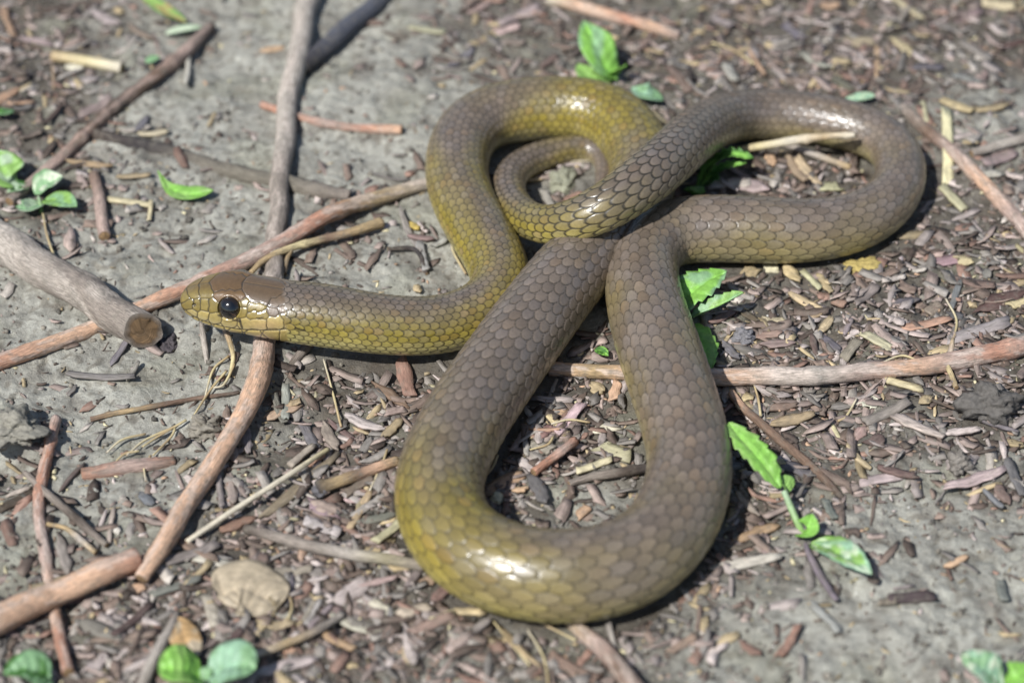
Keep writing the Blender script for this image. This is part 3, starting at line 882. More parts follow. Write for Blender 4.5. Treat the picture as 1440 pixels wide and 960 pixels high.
tw = stick("forked_twig", "thin pale brown forked twiglet beside the peeled twig behind the head", "twig",
      [(352,384,7,3),(372,366,9,4),(405,350,10,4),(450,338,11,3),(492,327,12,3),(536,312,16,2)], ['t','t','s','b','t','t'], wob=.1, nt=10, knots=((.45,.25),), seed=21)
stick("side_shoot", None, None, [(410,350,8,3.5),(404,364,7,2),(400,385,7,1)], ['t','d'], parent=tw, wob=.1, nt=8, seed=22)
stick("twig", "short smooth grey brown stub on mud under the seedling", "twig",
      [(133,246,15),(140,280,17),(148,332,18)], ['b','p','p'], wob=.05, seed=23)
stick("twig", "blurred brown twig pointing away from the loop's lowest bend", "twig",
      [(800,872,16,0),(830,898,24,1),(862,930,27,1.5),(905,985,30,2)], ['t','p','b','p'], wob=.07, patch=('l',.5), seed=24)
stick("twig", "slim grey twig standing by the orange dead leaf", "twig",
      [(188,990,17,1),(212,935,17,2),(236,890,15,2),(248,862,10,1)], ['g','G','G','g'], wob=.07, seed=25)
stick("twig", "broken brown stick half buried in mud with a dark underside", "twig",
      [(116,668,20,-2),(160,660,22,-1),(200,655,22,-1),(246,650,18,-2)], ['b','p','p','b'], wob=.1, patch=('r',.5), seed=26)
stick("twig", "rough grey twig slanting past the upright reddish twig", "twig",
      [(34,664,8,2),(70,697,11,2.5),(108,730,13,2),(150,766,9,1)], ['g','g','d','g'], wob=.12, seed=27)
stick("twig", "forked dry stem bent under the rough grey twig", "twig",
      [(66,736,6,1),(92,742,7,2),(112,757,9,2),(135,777,8,1)], ['t','t','G','t'], wob=.1, nt=9, seed=28)
stick("twig", "dark weathered twig lying inside the forward loop", "twig",
      [(800,680,9,0),(830,671,12,1),(870,664,14,1.5),(920,656,14,1)], ['g','g','d','k'], wob=.12, seed=29)
stick("twig", "slender pink red twiglet inside the forward loop", "twig",
      [(750,664,12,2),(775,645,12,3),(795,630,12,2.5),(808,620,14,2)], ['r','r','p','r'], wob=.12, knots=((.6,.2),), seed=30)
stick("twig", "grey stick half hidden in litter by the rear coil's bend", "twig",
      [(1366,216,12,0),(1400,206,14,1),(1450,192,15,1)], ['g','G','g'], wob=.08, seed=31)
stick("twig", "pale grey stick inside the rear coil", "twig",
      [(1098,200,10,0),(1140,216,10,1.5),(1196,236,9,0)], ['g','G','t'], wob=.08, seed=32)
stick("twig", "grey tan twiglet among chips near the dead leaves", "twig",
      [(355,922,11,1),(400,905,12,2),(445,886,12,2),(482,864,10,1)], ['G','t','g','G'], wob=.1, seed=33)
stick("twig", "fine dark stem trailing from a yellow straw towards the slate clod", "twig",
      [(1290,552,5,1),(1320,566,5,1),(1356,579,4,0)], ['d','d','b'], wob=.08, nt=8, seed=34)
for k, (lab, pts, cc) in enumerate([
   ("short whitish rootlet standing under the snake's chin", [(283,453,7,4),(287,480,9,1),(291,512,6,-1)], ['g','G','G']),
   ("brown rootlet with yellow fibres hanging from the jaw line to the mud", [(314,458,9,5),(324,483,8,3),(328,505,6,1),(322,530,4,0)], ['p','t','s','s']),
   ("grey root stub in the shadow under the neck", [(440,480,14,1),(420,503,14,0),(408,520,10,-1)], ['d','g','d']),
   ("dark stem curved in the shadow of the neck", [(545,350,6,1),(585,352,7,1),(600,385,5,0)], ['d','k','d'])]):
    stick("rootlet", lab, "root", pts, cc, wob=.12, nt=10, seed=40 + k)
# wispy straw fibres, each a thing
FIB = ["178,640 205,618 250,598", "200,628 225,612 262,590", "150,636 172,618 205,610", "215,640 240,614 246,602", "288,560 300,520 322,500", "270,588 296,548 318,522", "300,545 315,540 330,512",
  "745,632 770,625 778,614", "775,596 800,590 830,594", "160,652 175,638 196,634", "205,676 203,655 212,640", "690,868 720,905 745,935", "742,885 765,925 772,970", "735,862 770,880 810,900",
  "1205,560 1190,585 1178,592", "1060,540 1066,560 1070,585", "520,690 538,650 545,630", "60,300 66,330 78,365", "455,505 470,560 480,600", "660,690 690,660 700,640", "640,330 636,350 655,385", "400,820 410,850 405,870",
  "1330,420 1345,450 1340,480", "1090,180 1110,190 1150,186", "1240,510 1270,500 1300,512", "1000,60 1030,70 1060,90"]
for k, f in enumerate(FIB):
    pts = [(float(a), float(b), 3.6 if n else 2.6, 1.5) for n, (a, b) in enumerate(q.split(",") for q in f.split())]
    stick("straw_fibre", "hair thin %s dry grass fibre " % ("yellow" if k % 2 else "whitish") + place_name(pts[1][0], pts[1][1]), "straw", pts, ['s', 't', 's'] if k % 2 else ['w', 's', 't'], mat=M_STRAW, nt=6, wob=.05, seed=60 + k, group="dry grass fibres", sink=1.0)

# ------------------------------------------------------------------ chips
def chip_geo(r, L, W, T, nx=7, ny=3, curl=0.0, rag=0.25, taper=0.25, skew=0.0):
    """bark strip lying along x, mm -> verts, quads, tint"""
    t = np.linspace(0, 1, nx)
    prof = 1 - taper * (np.abs(2 * t - 1) ** 3) * r.uniform(0.3, 1.5) + rag * 0.35 * r.normal(size=nx)
    prof = np.clip(prof, 0.12, 1.4)
    ctr = rag * 0.25 * W * r.normal(size=nx) * 0.6
    q = np.linspace(-0.5, 0.5, ny)
    x = (t - 0.5)[:, None] * L + (rag * 0.12 * W * r.normal(size=(nx, ny)))
    x[0] += skew * q * W; x[-1] += skew * q * W * r.uniform(-1, 1) + r.normal(size=ny) * rag * W * 0.35
    x[0] += r.normal(size=ny) * rag * W * 0.35
    y = prof[:, None] * q * W + ctr[:, None]
    z = curl * ((t - 0.5) ** 2)[:, None] * L - r.uniform(-0.25, 0.35) * (q ** 2) * W + 0.10 * T * r.normal(size=(nx, ny))
    top = np.stack([x, y, z + T * 0.5], -1).reshape(-1, 3)
    bot = np.stack([x, y * 0.94, z - T * 0.5], -1).reshape(-1, 3)
    v = np.vstack([top, bot]); n = nx * ny
    i = np.arange(n).reshape(nx, ny)
    f = np.stack([i[:-1, :-1], i[1:, :-1], i[1:, 1:], i[:-1, 1:]], -1).reshape(-1, 4)
    fb = f[:, ::-1] + n
    b = np.concatenate([i[0, :], i[1:, -1], i[-1, -2::-1], i[-2:0:-1, 0]])
    b2 = np.roll(b, -1)
    fs = np.stack([b, b2, b2 + n, b + n], -1)
    tint = np.ones((2 * n, 3)) * (1 + 0.14 * r.normal(size=(2 * n, 1)))
    tint[n:] *= 0.8
    return v, np.vstack([f, fb, fs]), tint

CC = {'p': (152,136,127), 'g': (134,128,121), 'G': (166,158,148), 'd': (88,76,68), 'b': (122,106,95), 'r': (144,116,102), 'o': (176,146,120), 't': (176,158,124), 's': (200,190,154), 'w': (204,196,176),
      'v': (104,102,102), 'y': (190,166,96), 'l': (176,164,157)}
KIND = {'p': ("bark_chip", "pinkish brown strip of bark lying in the litter", "bark chip", "pinkish brown bark chips"),
        'g': ("bark_chip", "dull grey brown strip of bark lying in the litter", "bark chip", "grey brown bark chips"),
        'G': ("wood_flake", "pale grey weathered flake of wood lying in the litter", "wood flake", "pale grey wood flakes"),
        'd': ("bark_chip", "dark brown damp scrap of bark lying in the litter", "bark chip", "dark brown bark chips"),
        'b': ("bark_chip", "mid brown chip of bark lying in the litter", "bark chip", "mid brown bark chips"),
        'r': ("bark_chip", "rust red brown chip of bark lying in the litter", "bark chip", "rust red bark chips"),
        'o': ("wood_chip", "orange tan wood chip lying in the litter", "wood chip", "orange tan wood chips"),
        't': ("wood_chip", "tan chip of dry wood lying in the litter", "wood chip", "tan wood chips"),
        's': ("straw_stub", "short pale yellow stub of straw lying in the litter", "straw", "pale yellow straw stubs"),
        'w': ("wood_flake", "cream white flake lying in the litter", "wood flake", "cream white flakes"),
        'v': ("bark_chip", "slate coloured chip of wet bark lying in the litter", "bark chip", "slate coloured bark chips"),
        'y': ("leaf_scrap", "yellow scrap of dead leaf lying in the litter", "leaf scrap", "yellow leaf scraps"),
        'l': ("bark_chip", "pale pinkish grey strip of bark lying in the litter", "bark chip", "pale pinkish bark chips")}
CH = """565 508 577 560 20 r;524 543 574 576 14 r;487 592 538 608 16 l;425 598 444 633 14 v;455 603 476 638 16 p;500 648 522 620 12 g;540 620 565 592 12 t;405 672 457 647 9 o;370 735 478 642 14 b;
487 700 524 675 12 b;440 712 478 722 18 p;503 718 522 690 8 t;542 584 570 580 9 p;402 546 402 596 12 g;407 572 424 566 10 t;435 710 479 724 20 p;428 737 479 753 13 l;490 749 522 691 10 t;501 740 559 724 12 g;
527 767 566 737 13 s;485 703 508 705 14 p;474 850 517 818 20 l;522 847 568 879 13 w;545 801 582 801 13 t;573 827 593 799 11 g;593 822 614 811 16 o;609 850 632 827 16 r;563 868 605 859 14 p;490 879 529 889 10 p;
634 861 680 863 10 t;467 854 481 875 22 p;387 863 419 870 14 l;430 882 451 845 8 G;385 808 440 806 10 g;456 808 488 811 12 p;380 886 410 877 14 t;609 879 639 868 14 t;677 696 736 667 18 o;732 648 748 667 14 G;
748 673 768 712 20 v;761 575 796 580 14 o;800 570 810 584 10 b;773 586 796 612 11 t;745 609 787 609 5 o;761 616 775 603 16 r;748 628 778 637 14 p;739 619 741 644 8 G;862 566 869 538 15 o;830 543 848 557 16 t;
844 630 887 646 20 s;810 669 860 651 8 s;835 607 871 603 12 w;812 729 828 715 12 o;722 694 741 692 8 o;1109 418 1156 438 10 t;1075 452 1103 454 8 s;1069 488 1119 488 11 p;1062 479 1097 472 10 b;1186 508 1208 480 14 p;
1153 469 1169 451 11 t;1156 476 1181 499 9 v;1141 476 1148 501 10 d;1195 426 1219 407 14 g;1187 476 1197 454 8 g;1127 385 1153 412 8 s;1150 388 1170 416 11 t;1103 379 1125 399 16 t;1042 382 1066 387 14 t;1075 380 1095 380 10 s;
1172 432 1189 432 12 r;1041 440 1066 454 10 d;1016 485 1039 507 12 v;1136 452 1156 446 6 t;1217 397 1263 387 9 b;1240 397 1273 393 7 l;1200 430 1232 407 14 g;1255 428 1293 425 12 v;1263 402 1288 412 14 b;1267 467 1337 457 13 o;
1238 452 1305 480 7 p;1330 482 1417 458 15 g;1337 437 1350 400 9 v;1353 402 1397 408 11 b;1305 445 1322 430 15 b;1418 435 1446 427 11 t;1213 473 1257 495 12 s;1333 443 1355 450 12 v;1343 368 1368 372 13 t;1262 382 1268 363 8 l;
1288 362 1327 361 8 p;1377 388 1393 388 16 g;1283 385 1303 382 6 G;1373 443 1442 412 20 d;1018 548 1055 566 18 t;1082 606 1144 590 12 t;1082 578 1119 572 9 b;1214 600 1278 572 12 g;1211 575 1235 560 20 w;1202 621 1217 603 13 p;
1257 590 1324 618 12 l;1165 593 1180 618 7 s;1244 537 1296 554 9 s;1220 624 1244 627 16 d;1208 682 1278 667 12 l;1190 630 1223 664 10 t;1327 694 1415 664 13 l;1415 651 1437 703 16 g;1400 685 1418 715 18 b;1382 694 1410 719 7 v;
1330 612 1376 609 8 l;1382 596 1431 609 6 v;1101 654 1144 667 18 v;1183 703 1183 740 9 b;1159 709 1174 734 12 v;1409 624 1440 630 10 t;1060 570 1070 590 12 v;197 693 216 712 14 v;160 713 153 767 7 p;83 753 97 813 16 g;10 700 43 687 7 G;
0 720 50 690 14 d;85 697 120 653 6 d;323 673 330 717 14 p;307 673 313 720 9 g;310 747 360 730 14 r;230 793 307 770 12 g;277 787 340 800 12 w;160 900 213 853 12 d;110 877 170 900 20 g;397 920 417 917 8 o;
360 950 447 927 16 l;120 947 147 930 18 G;213 837 283 817 12 g;190 830 203 827 12 o;457 897 500 917 10 o;293 840 305 885 18 G;1053 73 1077 113 7 o;1127 80 1167 100 12 G;1193 63 1230 60 18 t;1253 57 1287 80 11 t;
1233 70 1233 110 7 t;1153 17 1180 13 14 o;1257 0 1297 33 8 s;1310 40 1380 23 12 p;1380 10 1427 13 14 s;1280 97 1327 97 12 v;1020 93 1033 120 16 G;1107 220 1133 267 13 t;1120 227 1150 263 16 t;1080 220 1087 237 14 o;
1157 267 1180 267 16 s;1020 258 1080 270 18 l;1330 160 1333 260 15 s;1323 267 1357 297 16 s;1297 147 1303 177 7 s;1415 247 1440 255 9 l;1383 230 1427 217 14 p;93 97 117 100 9 w;10 147 47 148 6 o;95 230 160 240 8 t;
165 253 213 250 9 t;170 187 213 183 8 G;197 193 237 190 7 s;267 83 263 127 7 G;150 283 217 290 9 s;213 287 210 313 6 s;293 180 303 160 6 t;367 73 400 68 8 o;30 60 75 66 8 p;90 70 113 57 10 p;75 97 77 147 4 t;
577 43 627 50 9 s;700 40 757 13 12 g;760 100 783 80 9 b;710 63 737 63 10 p;897 80 917 50 8 b;740 257 770 247 14 t;800 230 837 228 7 s;790 290 817 277 12 o;763 270 777 297 10 G;95 534 192 538 8 g;178 540 196 515 7 g;
375 590 420 572 14 o;385 560 400 600 10 g;300 590 312 630 9 b;345 600 350 640 12 g;1035 700 1068 735 9 p;1030 762 1095 738 14 o;1000 802 1098 790 13 l;1020 775 1060 768 10 d;1080 640 1100 655 12 t;1130 775 1175 850 10 v;1330 800 1360 785 8 o;
1140 850 1180 890 10 g;1405 820 1412 850 14 v;560 300 590 360 11 G;590 345 600 385 10 G;575 335 610 340 9 b;575 320 590 325 10 y;610 350 628 340 9 G;1235 850 1260 848 8 b;1040 905 1070 925 12 r;700 880 760 950 9 t;650 900 690 880 10 g;
320 915 340 890 14 d;60 180 90 150 8 d;30 200 60 190 10 b;10 100 40 115 12 d;130 20 170 40 11 g;60 20 100 15 10 d;180 40 215 60 8 b;5 20 20 60 10 r;1010 140 1000 165 12 G;940 100 970 130 13 b;900 150 935 175 9 t;985 100 1005 85 12 p;
1100 40 1130 60 10 v;1060 30 1095 20 11 b;1000 30 1030 45 10 g;1170 110 1200 130 14 d;1350 60 1390 90 12 g;1400 70 1440 60 10 d;1340 110 1380 120 9 v;1210 150 1240 165 12 g;660 20 690 5 11 p;620 80 660 95 10 g;800 85 830 60 9 d"""
r2 = np.random.default_rng(5)
NCH = [0]
def place_chip(x0, y0, x1, y1, w, c, top_lift=0.4):
    p0, _ = gpos(np.array(float(x0)), np.array(float(y0))); p1, _ = gpos(np.array(float(x1)), np.array(float(y1)))
    m = (p0 + p1) / 2
    k = mpp(m) * 1000
    Lmm = np.linalg.norm((p1 - p0)[:2]) * 1000
    ang = math.atan2(p1[1] - p0[1], p1[0] - p0[0])
    # a width across the view keeps its pixels, a width in depth is foreshortened
    Wmm = w * k * math.hypot(math.sin(ang), math.cos(ang) / 0.72)
    nm, lab, cat, grp = KIND[c]
    strawy = c in 's'
    T = r2.uniform(0.5, 1.3) if not strawy else min(1.0, max(0.5, Wmm * 0.4))
    v, f, tint = chip_geo(r2, Lmm, Wmm, T, nx=8, ny=4 if Wmm > 2.4 else 3, curl=r2.uniform(-0.16, 0.34), rag=0.10 if strawy else r2.uniform(.15, .38), taper=0.0 if strawy else r2.uniform(0, .9), skew=r2.uniform(-.7, .7))
    pitch = math.atan2(p1[2] - p0[2], np.linalg.norm((p1 - p0)[:2])) * 0.7
    rot = Matrix.Rotation(ang, 4, 'Z') @ Matrix.Rotation(-pitch + r2.normal() * 0.05, 4, 'Y') @ Matrix.Rotation(r2.normal() * 0.14, 4, 'X')
    me = mesh(nm, v / 1000, f.astype(np.int32), M_STRAW if c in 'sw' else M_CHIP, np.clip(tint, .5, 1.5), v, smooth_shade=False)
    o = obj(nm, me)
    hs = ground_h(np.linspace(p0[0], p1[0], 5), np.linspace(p0[1], p1[1], 5))
    o.matrix_world = Matrix.Translation((m[0], m[1], float(np.percentile(hs, 70)) + (T * 0.3 + top_lift + 0.5 * r2.random()) / 1000)) @ rot
    cc = np.array(CC[c], float) * r2.uniform(0.84, 1.1) + r2.normal() * 4 + r2.normal(size=3) * 2.5
    o.color = (*lin(*np.clip(cc, 20, 235)), 1)
    tag(o, chip_label(lab, (x0 + x1) / 2, (y0 + y1) / 2, math.hypot(x1 - x0, (y1 - y0) / 0.68), w), cat, grp)
    NCH[0] += 1
    return o
for q in CH.replace("\n", "").split(";"):
    a = q.split()
    place_chip(*map(float, a[:5]), a[5])

RC = ['p','p','p','p','g','g','b','b','d','l','l','v','G','r','t','o']
def pick_spots(n, r, pw=1.6, gap=0.002):
    out = []
    while len(out) < n:
        px = r.uniform(-150, 1590, 4 * n); py = r.uniform(-130, 1080, 4 * n)
        d = density(px, py) / 9.0
        keep = r.random(4 * n) < d ** pw
        p = P(px[keep], py[keep], 0 * px[keep])
        ok = snake_gap(p[:, 0], p[:, 1]) > gap
        out.extend(p[ok].tolist())
    return np.array(out[:n])
spots = pick_spots(90, r2, 1.4, 0.004)
for p in spots:
    a = r2.uniform(0, np.pi); l = r2.uniform(0.004, 0.009) 
    q0 = pix(np.array([p[0] - l * math.cos(a), p[1] - l * math.sin(a), 0])); q1 = pix(np.array([p[0] + l * math.cos(a), p[1] + l * math.sin(a), 0]))
    place_chip(q0[0], q0[1], q1[0], q1[1], r2.uniform(7, 15), RC[r2.integers(len(RC))], 0.2)

def litter_mass(name, label, n, lmin, lmax, wmin, wmax, tmin, tmax, pw, mat, lift, seed, pal, nx=4, ny=2):
    r = np.random.default_rng(seed)
    sp = pick_spots(n, r, pw, 0.0)
    z = ground_h(sp[:, 0], sp[:, 1])
    VV, FF, CL, LO = [], [], [], []
    k = 0
    for i in range(n):
        L = lmin + (lmax - lmin) * r.random() ** 1.7
        W = min(L * 0.8, r.uniform(wmin, wmax)); T = r.uniform(tmin, tmax)
        v, f, tint = chip_geo(r, L, W, T, nx, ny, r.uniform(-.2, .4), r.uniform(.2, .5), r.uniform(0, .9), r.uniform(-.7, .7))
        M = np.array((Matrix.Rotation(r.uniform(0, 6.3), 3, 'Z') @ Matrix.Rotation(r.normal() * .13, 3, 'Y') @ Matrix.Rotation(r.normal() * .2, 3, 'X')))
        w = v @ M.T
        w = w + np.array([sp[i, 0] * 1000, sp[i, 1] * 1000, z[i] * 1000 + T * 0.3 + r.uniform(*lift)])
        c = np.array(CC[pal[r.integers(len(pal))]], float) * r.uniform(.80, 1.13)
        VV.append(w / 1000); FF.append(f + k); CL.append(tint * lin(*np.clip(c, 15, 235))); LO.append(v + r.uniform(0, 900))
        k += len(v)
    o = obj(name, mesh(name, np.vstack(VV), np.vstack(FF).astype(np.int32), mat, np.clip(np.vstack(CL), .01, .9), np.vstack(LO), smooth_shade=False))
    tag(o, label, "litter", kind="stuff")
PALM = ['p','p','p','p','l','l','g','g','g','b','b','b','d','d','r','t','G']
litter_mass("bark_litter", "mass of small bark scraps strewn over the mud", 6900, 3.2, 15.0, 1.1, 4.2, 0.2, 0.6, 1.9, M_CHIP, (-.4, .9), 21, PALM, nx=5)
litter_mass("mud_specks", "dark fibres and specks sprinkled thinly over the bare mud", 2600, 0.8, 5.0, 0.3, 0.9, 0.2, 0.4, 0.15, M_CHIP, (-.1, .2), 23, ['d','b','g','t','d'], nx=3)
litter_mass("fine_litter", "fine crumbs of bark and straw over the mud", 10000, 0.8, 3.6, 0.4, 1.5, 0.3, 0.8, 1.2, M_CHIP, (-.2, .3), 22, PALM + ['s','o','d','d'], nx=3)

def crumbs():
    r = np.random.default_rng(8)
    n = 5200
    px = r.uniform(-60, 1500, n * 2); py = r.uniform(-50, 1010, n * 2)
    keep = r.random(2 * n) < 0.35 + 0.6 * density(px, py) / 9
    p = P(px[keep], py[keep], 0 * px[keep])[:n]
    z = ground_h(p[:, 0], p[:, 1])
    base = np.array([[1,0,0],[.5,.87,0],[-.5,.87,0],[-1,0,0],[-.5,-.87,0],[.5,-.87,0],[.55,.3,.75],[-.3,.5,.8],[-.1,-.6,.75],[0,0,-.6]])
    fc = np.array([[0,1,6],[1,2,7],[1,7,6],[2,3,7],[3,4,8],[3,8,7],[4,5,8],[5,0,6],[5,6,8],[6,7,8],[1,0,9],[2,1,9],[3,2,9],[4,3,9],[5,4,9],[0,5,9]])
    VV, FF, CL = [], [], []
    for i in range(len(p)):
        s = (0.25 + 1.15 * r.random() ** 3.0) / 1000
        white = r.random() < 0.055
        if white: s = r.uniform(0.18, 0.42) / 1000
        a = r.uniform(0, 6.3)
        v = (base + r.normal(size=(10, 3)) * 0.22) * s * r.uniform(.7, 1.3, 3)
        v = v @ np.array([[math.cos(a), math.sin(a), 0], [-math.sin(a), math.cos(a), 0], [0, 0, 1]])
        VV.append(v + [p[i, 0], p[i, 1], z[i] + s * 0.1]); FF.append(fc + 10 * i)
        c = lin(214, 212, 206) if white else lin(*np.clip(np.array([132, 126, 114]) * r.uniform(.55, 1.08), 0, 255))
        CL.append(np.ones((10, 1)) * c)
    o = obj("soil_crumbs", mesh("soil_crumbs", np.vstack(VV), np.vstack(FF).astype(np.int32), M_STONE, np.vstack(CL)))
    tag(o, "crumbs of grey soil and white grit scattered over the mud", "soil", kind="stuff")
crumbs()

# clods and pebbles
def clod(name, label, cat, px, py, wx, wy, hmm, col, seed, rough=.22):
    p, z = gpos(np.array(float(px)), np.array(float(py)))
    k = mpp(p)
    nlat, nlon = 40, 64
    LA, LO = np.meshgrid(np.linspace(0, np.pi, nlat), np.linspace(0, 2 * np.pi, nlon, endpoint=False), indexing='ij')
    u = np.stack([np.sin(LA) * np.cos(LO), np.sin(LA) * np.sin(LO), np.cos(LA)], -1)
    f = 1 + rough * 1.6 * noise(u[..., 0] * 1.6 + seed, u[..., 1] * 1.6 + u[..., 2] * 1.3, 81) + rough * 0.7 * noise(u[..., 0] * 4 + seed, u[..., 1] * 4 + u[..., 2] * 3, 82) + rough * 0.55 * (0.3 - np.abs(noise(u[..., 0] * 8 + seed, u[..., 1] * 8 + u[..., 2] * 7, 84))) + rough * 0.25 * noise(u[..., 0] * 19 + seed, u[..., 1] * 19 + u[..., 2] * 15, 85)
    v = u * f[..., None] * np.array([wx / 2 * k, wy / 2 * k / 0.7, hmm / 1000])
    i = np.arange(nlat * nlon).reshape(nlat, nlon)
    fa = np.stack([i[:-1], i[1:], np.roll(i, -1, 1)[1:], np.roll(i, -1, 1)[:-1]], -1).reshape(-1, 4)
    o = obj(name, mesh(name, v.reshape(-1, 3), fa, M_STONE, np.ones((nlat * nlon, 3)) * np.asarray(col)))
    o.location = (p[0], p[1], float(z) + hmm / 1000 * 0.25)
    tag(o, label, cat)
clod("soil_clod", "broad dark slate clod beside the long peeled twig", "clod", 1392, 575, 78, 42, 6.5, lin(92,88,83), 1, .26)
clod("soil_clod", "grey clod lodged beyond the pale pinkish bark strips", "clod", 1348, 654, 34, 26, 4, lin(122,116,108), 2)
clod("pebble", "small cream pebble against the inner flank of the forward loop", "pebble", 699, 704, 20, 17, 2.4, lin(200,192,160), 3, .1)
clod("pebble", "tiny white pebble on mud by the upright reddish twig", "pebble", 165, 747, 11, 9, 1.3, lin(204,198,186), 4, .1)
clod("soil_clod", "rounded grey clod with sparkling grit near the serrated leaf", "clod", 1046, 476, 32, 22, 3, lin(120,118,120), 5)
clod("soil_clod", "greenish grey clod inside the small coil of the tail", "clod", 790, 258, 40, 34, 4, lin(140,140,120), 6)
clod("soil_clod", "rough grey clod at the mud's broken edge", "clod", 16, 604, 80, 48, 4, lin(134,130,118), 7, .34)
clod("soil_clod", "lumpy clod beside the yellow grass fibres under the bent branch", "clod", 290, 604, 46, 26, 4, lin(128,122,110), 8, .3)
clod("soil_clod", "dark moist clod beside the sawn branch end", "clod", 238, 487, 30, 30, 2.5, lin(72,66,68), 9, .3)
clod("pebble", "dark round pebble between the thin stalk and brown strips", "pebble", 452, 690, 26, 22, 3, lin(92,90,92), 10, .1)
clod("soil_clod", "yellow stained lump of soil under the rear coil's belly", "clod", 1215, 378, 60, 26, 2.4, lin(168,150,90), 11, .2)

# ------------------------------------------------------------------ leaves
GR = {'g': lin(134,172,92), 'G': lin(130,180,82), 'b': lin(130,166,122), 'p': lin(166,186,154), 'w': lin(196,206,180), 't': lin(176,162,138), 'o': lin(178,146,102), 'd': lin(70,112,50), 'c': lin(144,178,148)}
def leaf_geo(pts, w, shape, col, col2=None, serr=0.0, nserr=7, fold=0.25, seed=0, curl=0.0, spot=None):
    """pts: px, py, height above ground mm along the midrib; w: full width px"""
    P3 = []
    for (px, py, h) in pts:
        p, z = gpos(np.array(float(px)), np.array(float(py)), h / 1000)
        P3.append(p)
    P3 = np.array(P3)
    a = catmull(P3, 16) if len(P3) > 2 else np.array([P3[0] * (1 - t) + P3[1] * t for t in np.linspace(0, 1, 30)])
    L = arclen(a); nu = 46; s = np.linspace(0, L[-1], nu)
    C = np.stack([np.interp(s, L, a[:, i]) for i in range(3)], 1)
    t = s / L[-1]
    T = np.gradient(C, axis=0); T /= np.linalg.norm(T, axis=1)[:, None]
    side = np.cross(T, [0, 0, 1.0]); side /= np.linalg.norm(side, axis=1)[:, None]
    up = np.cross(side, T)
    if shape == 'ovate': pr = np.sin(np.pi * np.clip(t, 0, 1) ** 0.8) ** 0.75
    elif shape == 'round': pr = np.sqrt(np.clip(1 - (2 * t - 1) ** 2, 0, 1))
    elif shape == 'spat': pr = np.sin(np.pi * np.clip(t, 0, 1) ** 1.5) ** 0.8
    else: pr = np.sin(np.pi * np.clip(t, 0, 1)) ** 0.55
    k = mpp(C.mean(0))
    # pixel width to true width: foreshortened where the leaf's width runs in depth
    sd = side.mean(0); fs = math.hypot(abs(sd[0]), abs(sd[1]) * 0.66)
    hw = w / 2 * k / max(fs, 0.45) * np.maximum(pr, 0.02)
    nv = 13
    q = np.linspace(-1, 1, nv)
    tooth = 1 - serr * ((t * nserr + 0.15) % 1.0)
    ww = hw[:, None] * q[None] * np.where(np.abs(q)[None] > 0.75, tooth[:, None], 1.0) * (1 + 0.10 * noise(t * 4, seed, 91))[:, None]
    hz = fold * np.abs(ww) + 0.10 * hw.max() * noise(t[:, None] * 3 + seed, q[None] * 1.5, 92) - 0.05 * hw.max() * np.abs(np.sin(t[:, None] * np.pi * 6 - np.abs(q)[None] * 2.5)) ** 6 * (np.abs(q)[None] < .9) - curl * ww ** 2 / max(hw.max(), 1e-5)
    hz = hz - 0.09 * hw.max() * np.exp(-(q[None] / 0.10) ** 2)
    v = C[:, None] + ww[..., None] * side[:, None] + hz[..., None] * up[:, None]
    # never below the mud
    g = ground_h(v[..., 0], v[..., 1]) + 0.0003
    v[..., 2] = np.maximum(v[..., 2], g)
    c1 = GR[col]; c2 = GR[col2] if col2 else c1
    m = smooth(-0.2, 0.35, noise(t[:, None] * 3 + seed, q[None] * 1.3, 93) + 0.6 * (t[:, None] - 0.5))[..., None]
    cc = c1 * (1 - m) + c2 * m
    if spot:
        sm = smooth(0.12, 0.4, noise(t[:, None] * 6 + seed * 3, q[None] * 2.5, 95))[..., None] * spot[1]
        cc = cc * (1 - sm) + GR[spot[0]] * sm
    vein = np.exp(-(q / 0.09) ** 2)[None] * 0.30 + 0.16 * np.abs(np.sin(t[:, None] * np.pi * 6 - np.abs(q)[None] * 2.5)) ** 8
    cc = cc * (1 + vein[..., None])
    loc = np.stack([np.broadcast_to(t[:, None], ww.shape) * L[-1] * 1000, ww * 1000, ww * 0 + seed], -1)
    top = v.reshape(-1, 3); n = len(top)
    bot = (v - 0.00022 * up[:, None]).reshape(-1, 3)
    i = np.arange(n).reshape(nu, nv)
    f = np.stack([i[:-1, :-1], i[1:, :-1], i[1:, 1:], i[:-1, 1:]], -1).reshape(-1, 4)
    b = np.concatenate([i[0, :], i[1:, -1], i[-1, -2::-1], i[-2:0:-1, 0]]); b2 = np.roll(b, -1)
    F = np.vstack([f, f[:, ::-1] + n, np.stack([b, b2, b2 + n, b + n], -1)])
    return np.vstack([top, bot]), F.astype(np.int32), np.vstack([cc.reshape(-1, 3)] * 2), np.vstack([loc.reshape(-1, 3)] * 2)

def plant(name, label, cat, leaves, stems=(), group=None):
    p, z = gpos(np.array(float(leaves[0]['pts'][0][0])), np.array(float(leaves[0]['pts'][0][1])))
    single = len(leaves) + len(stems) == 1
    if single:
        V, F, Cc, Lo = leaf_geo(**leaves[0])
        o = obj(name, mesh(name, V - p, F, M_LEAF, np.clip(Cc, .005, .9), Lo)); o.location = p
        return tag(o, label, cat, group)
    root = bpy.data.objects.new(name, None); link(root); root.location = p
    tag(root, label, cat, group)
    for lf in leaves:
        V, F, Cc, Lo = leaf_geo(**lf)
        obj("leaf", mesh("leaf", V - p, F, M_LEAF, np.clip(Cc, .005, .9), Lo), root)
    for st in stems:
        V, F, Cc, Lo = tube(st, [GR['g'], GR['p']], nt=9, wob=.04, spacing=.0008, caps=False, sink=.4)
        obj("stem", mesh("stem", V - p, F, M_LEAF, np.clip(Cc, .005, .9), Lo), root)
    return root
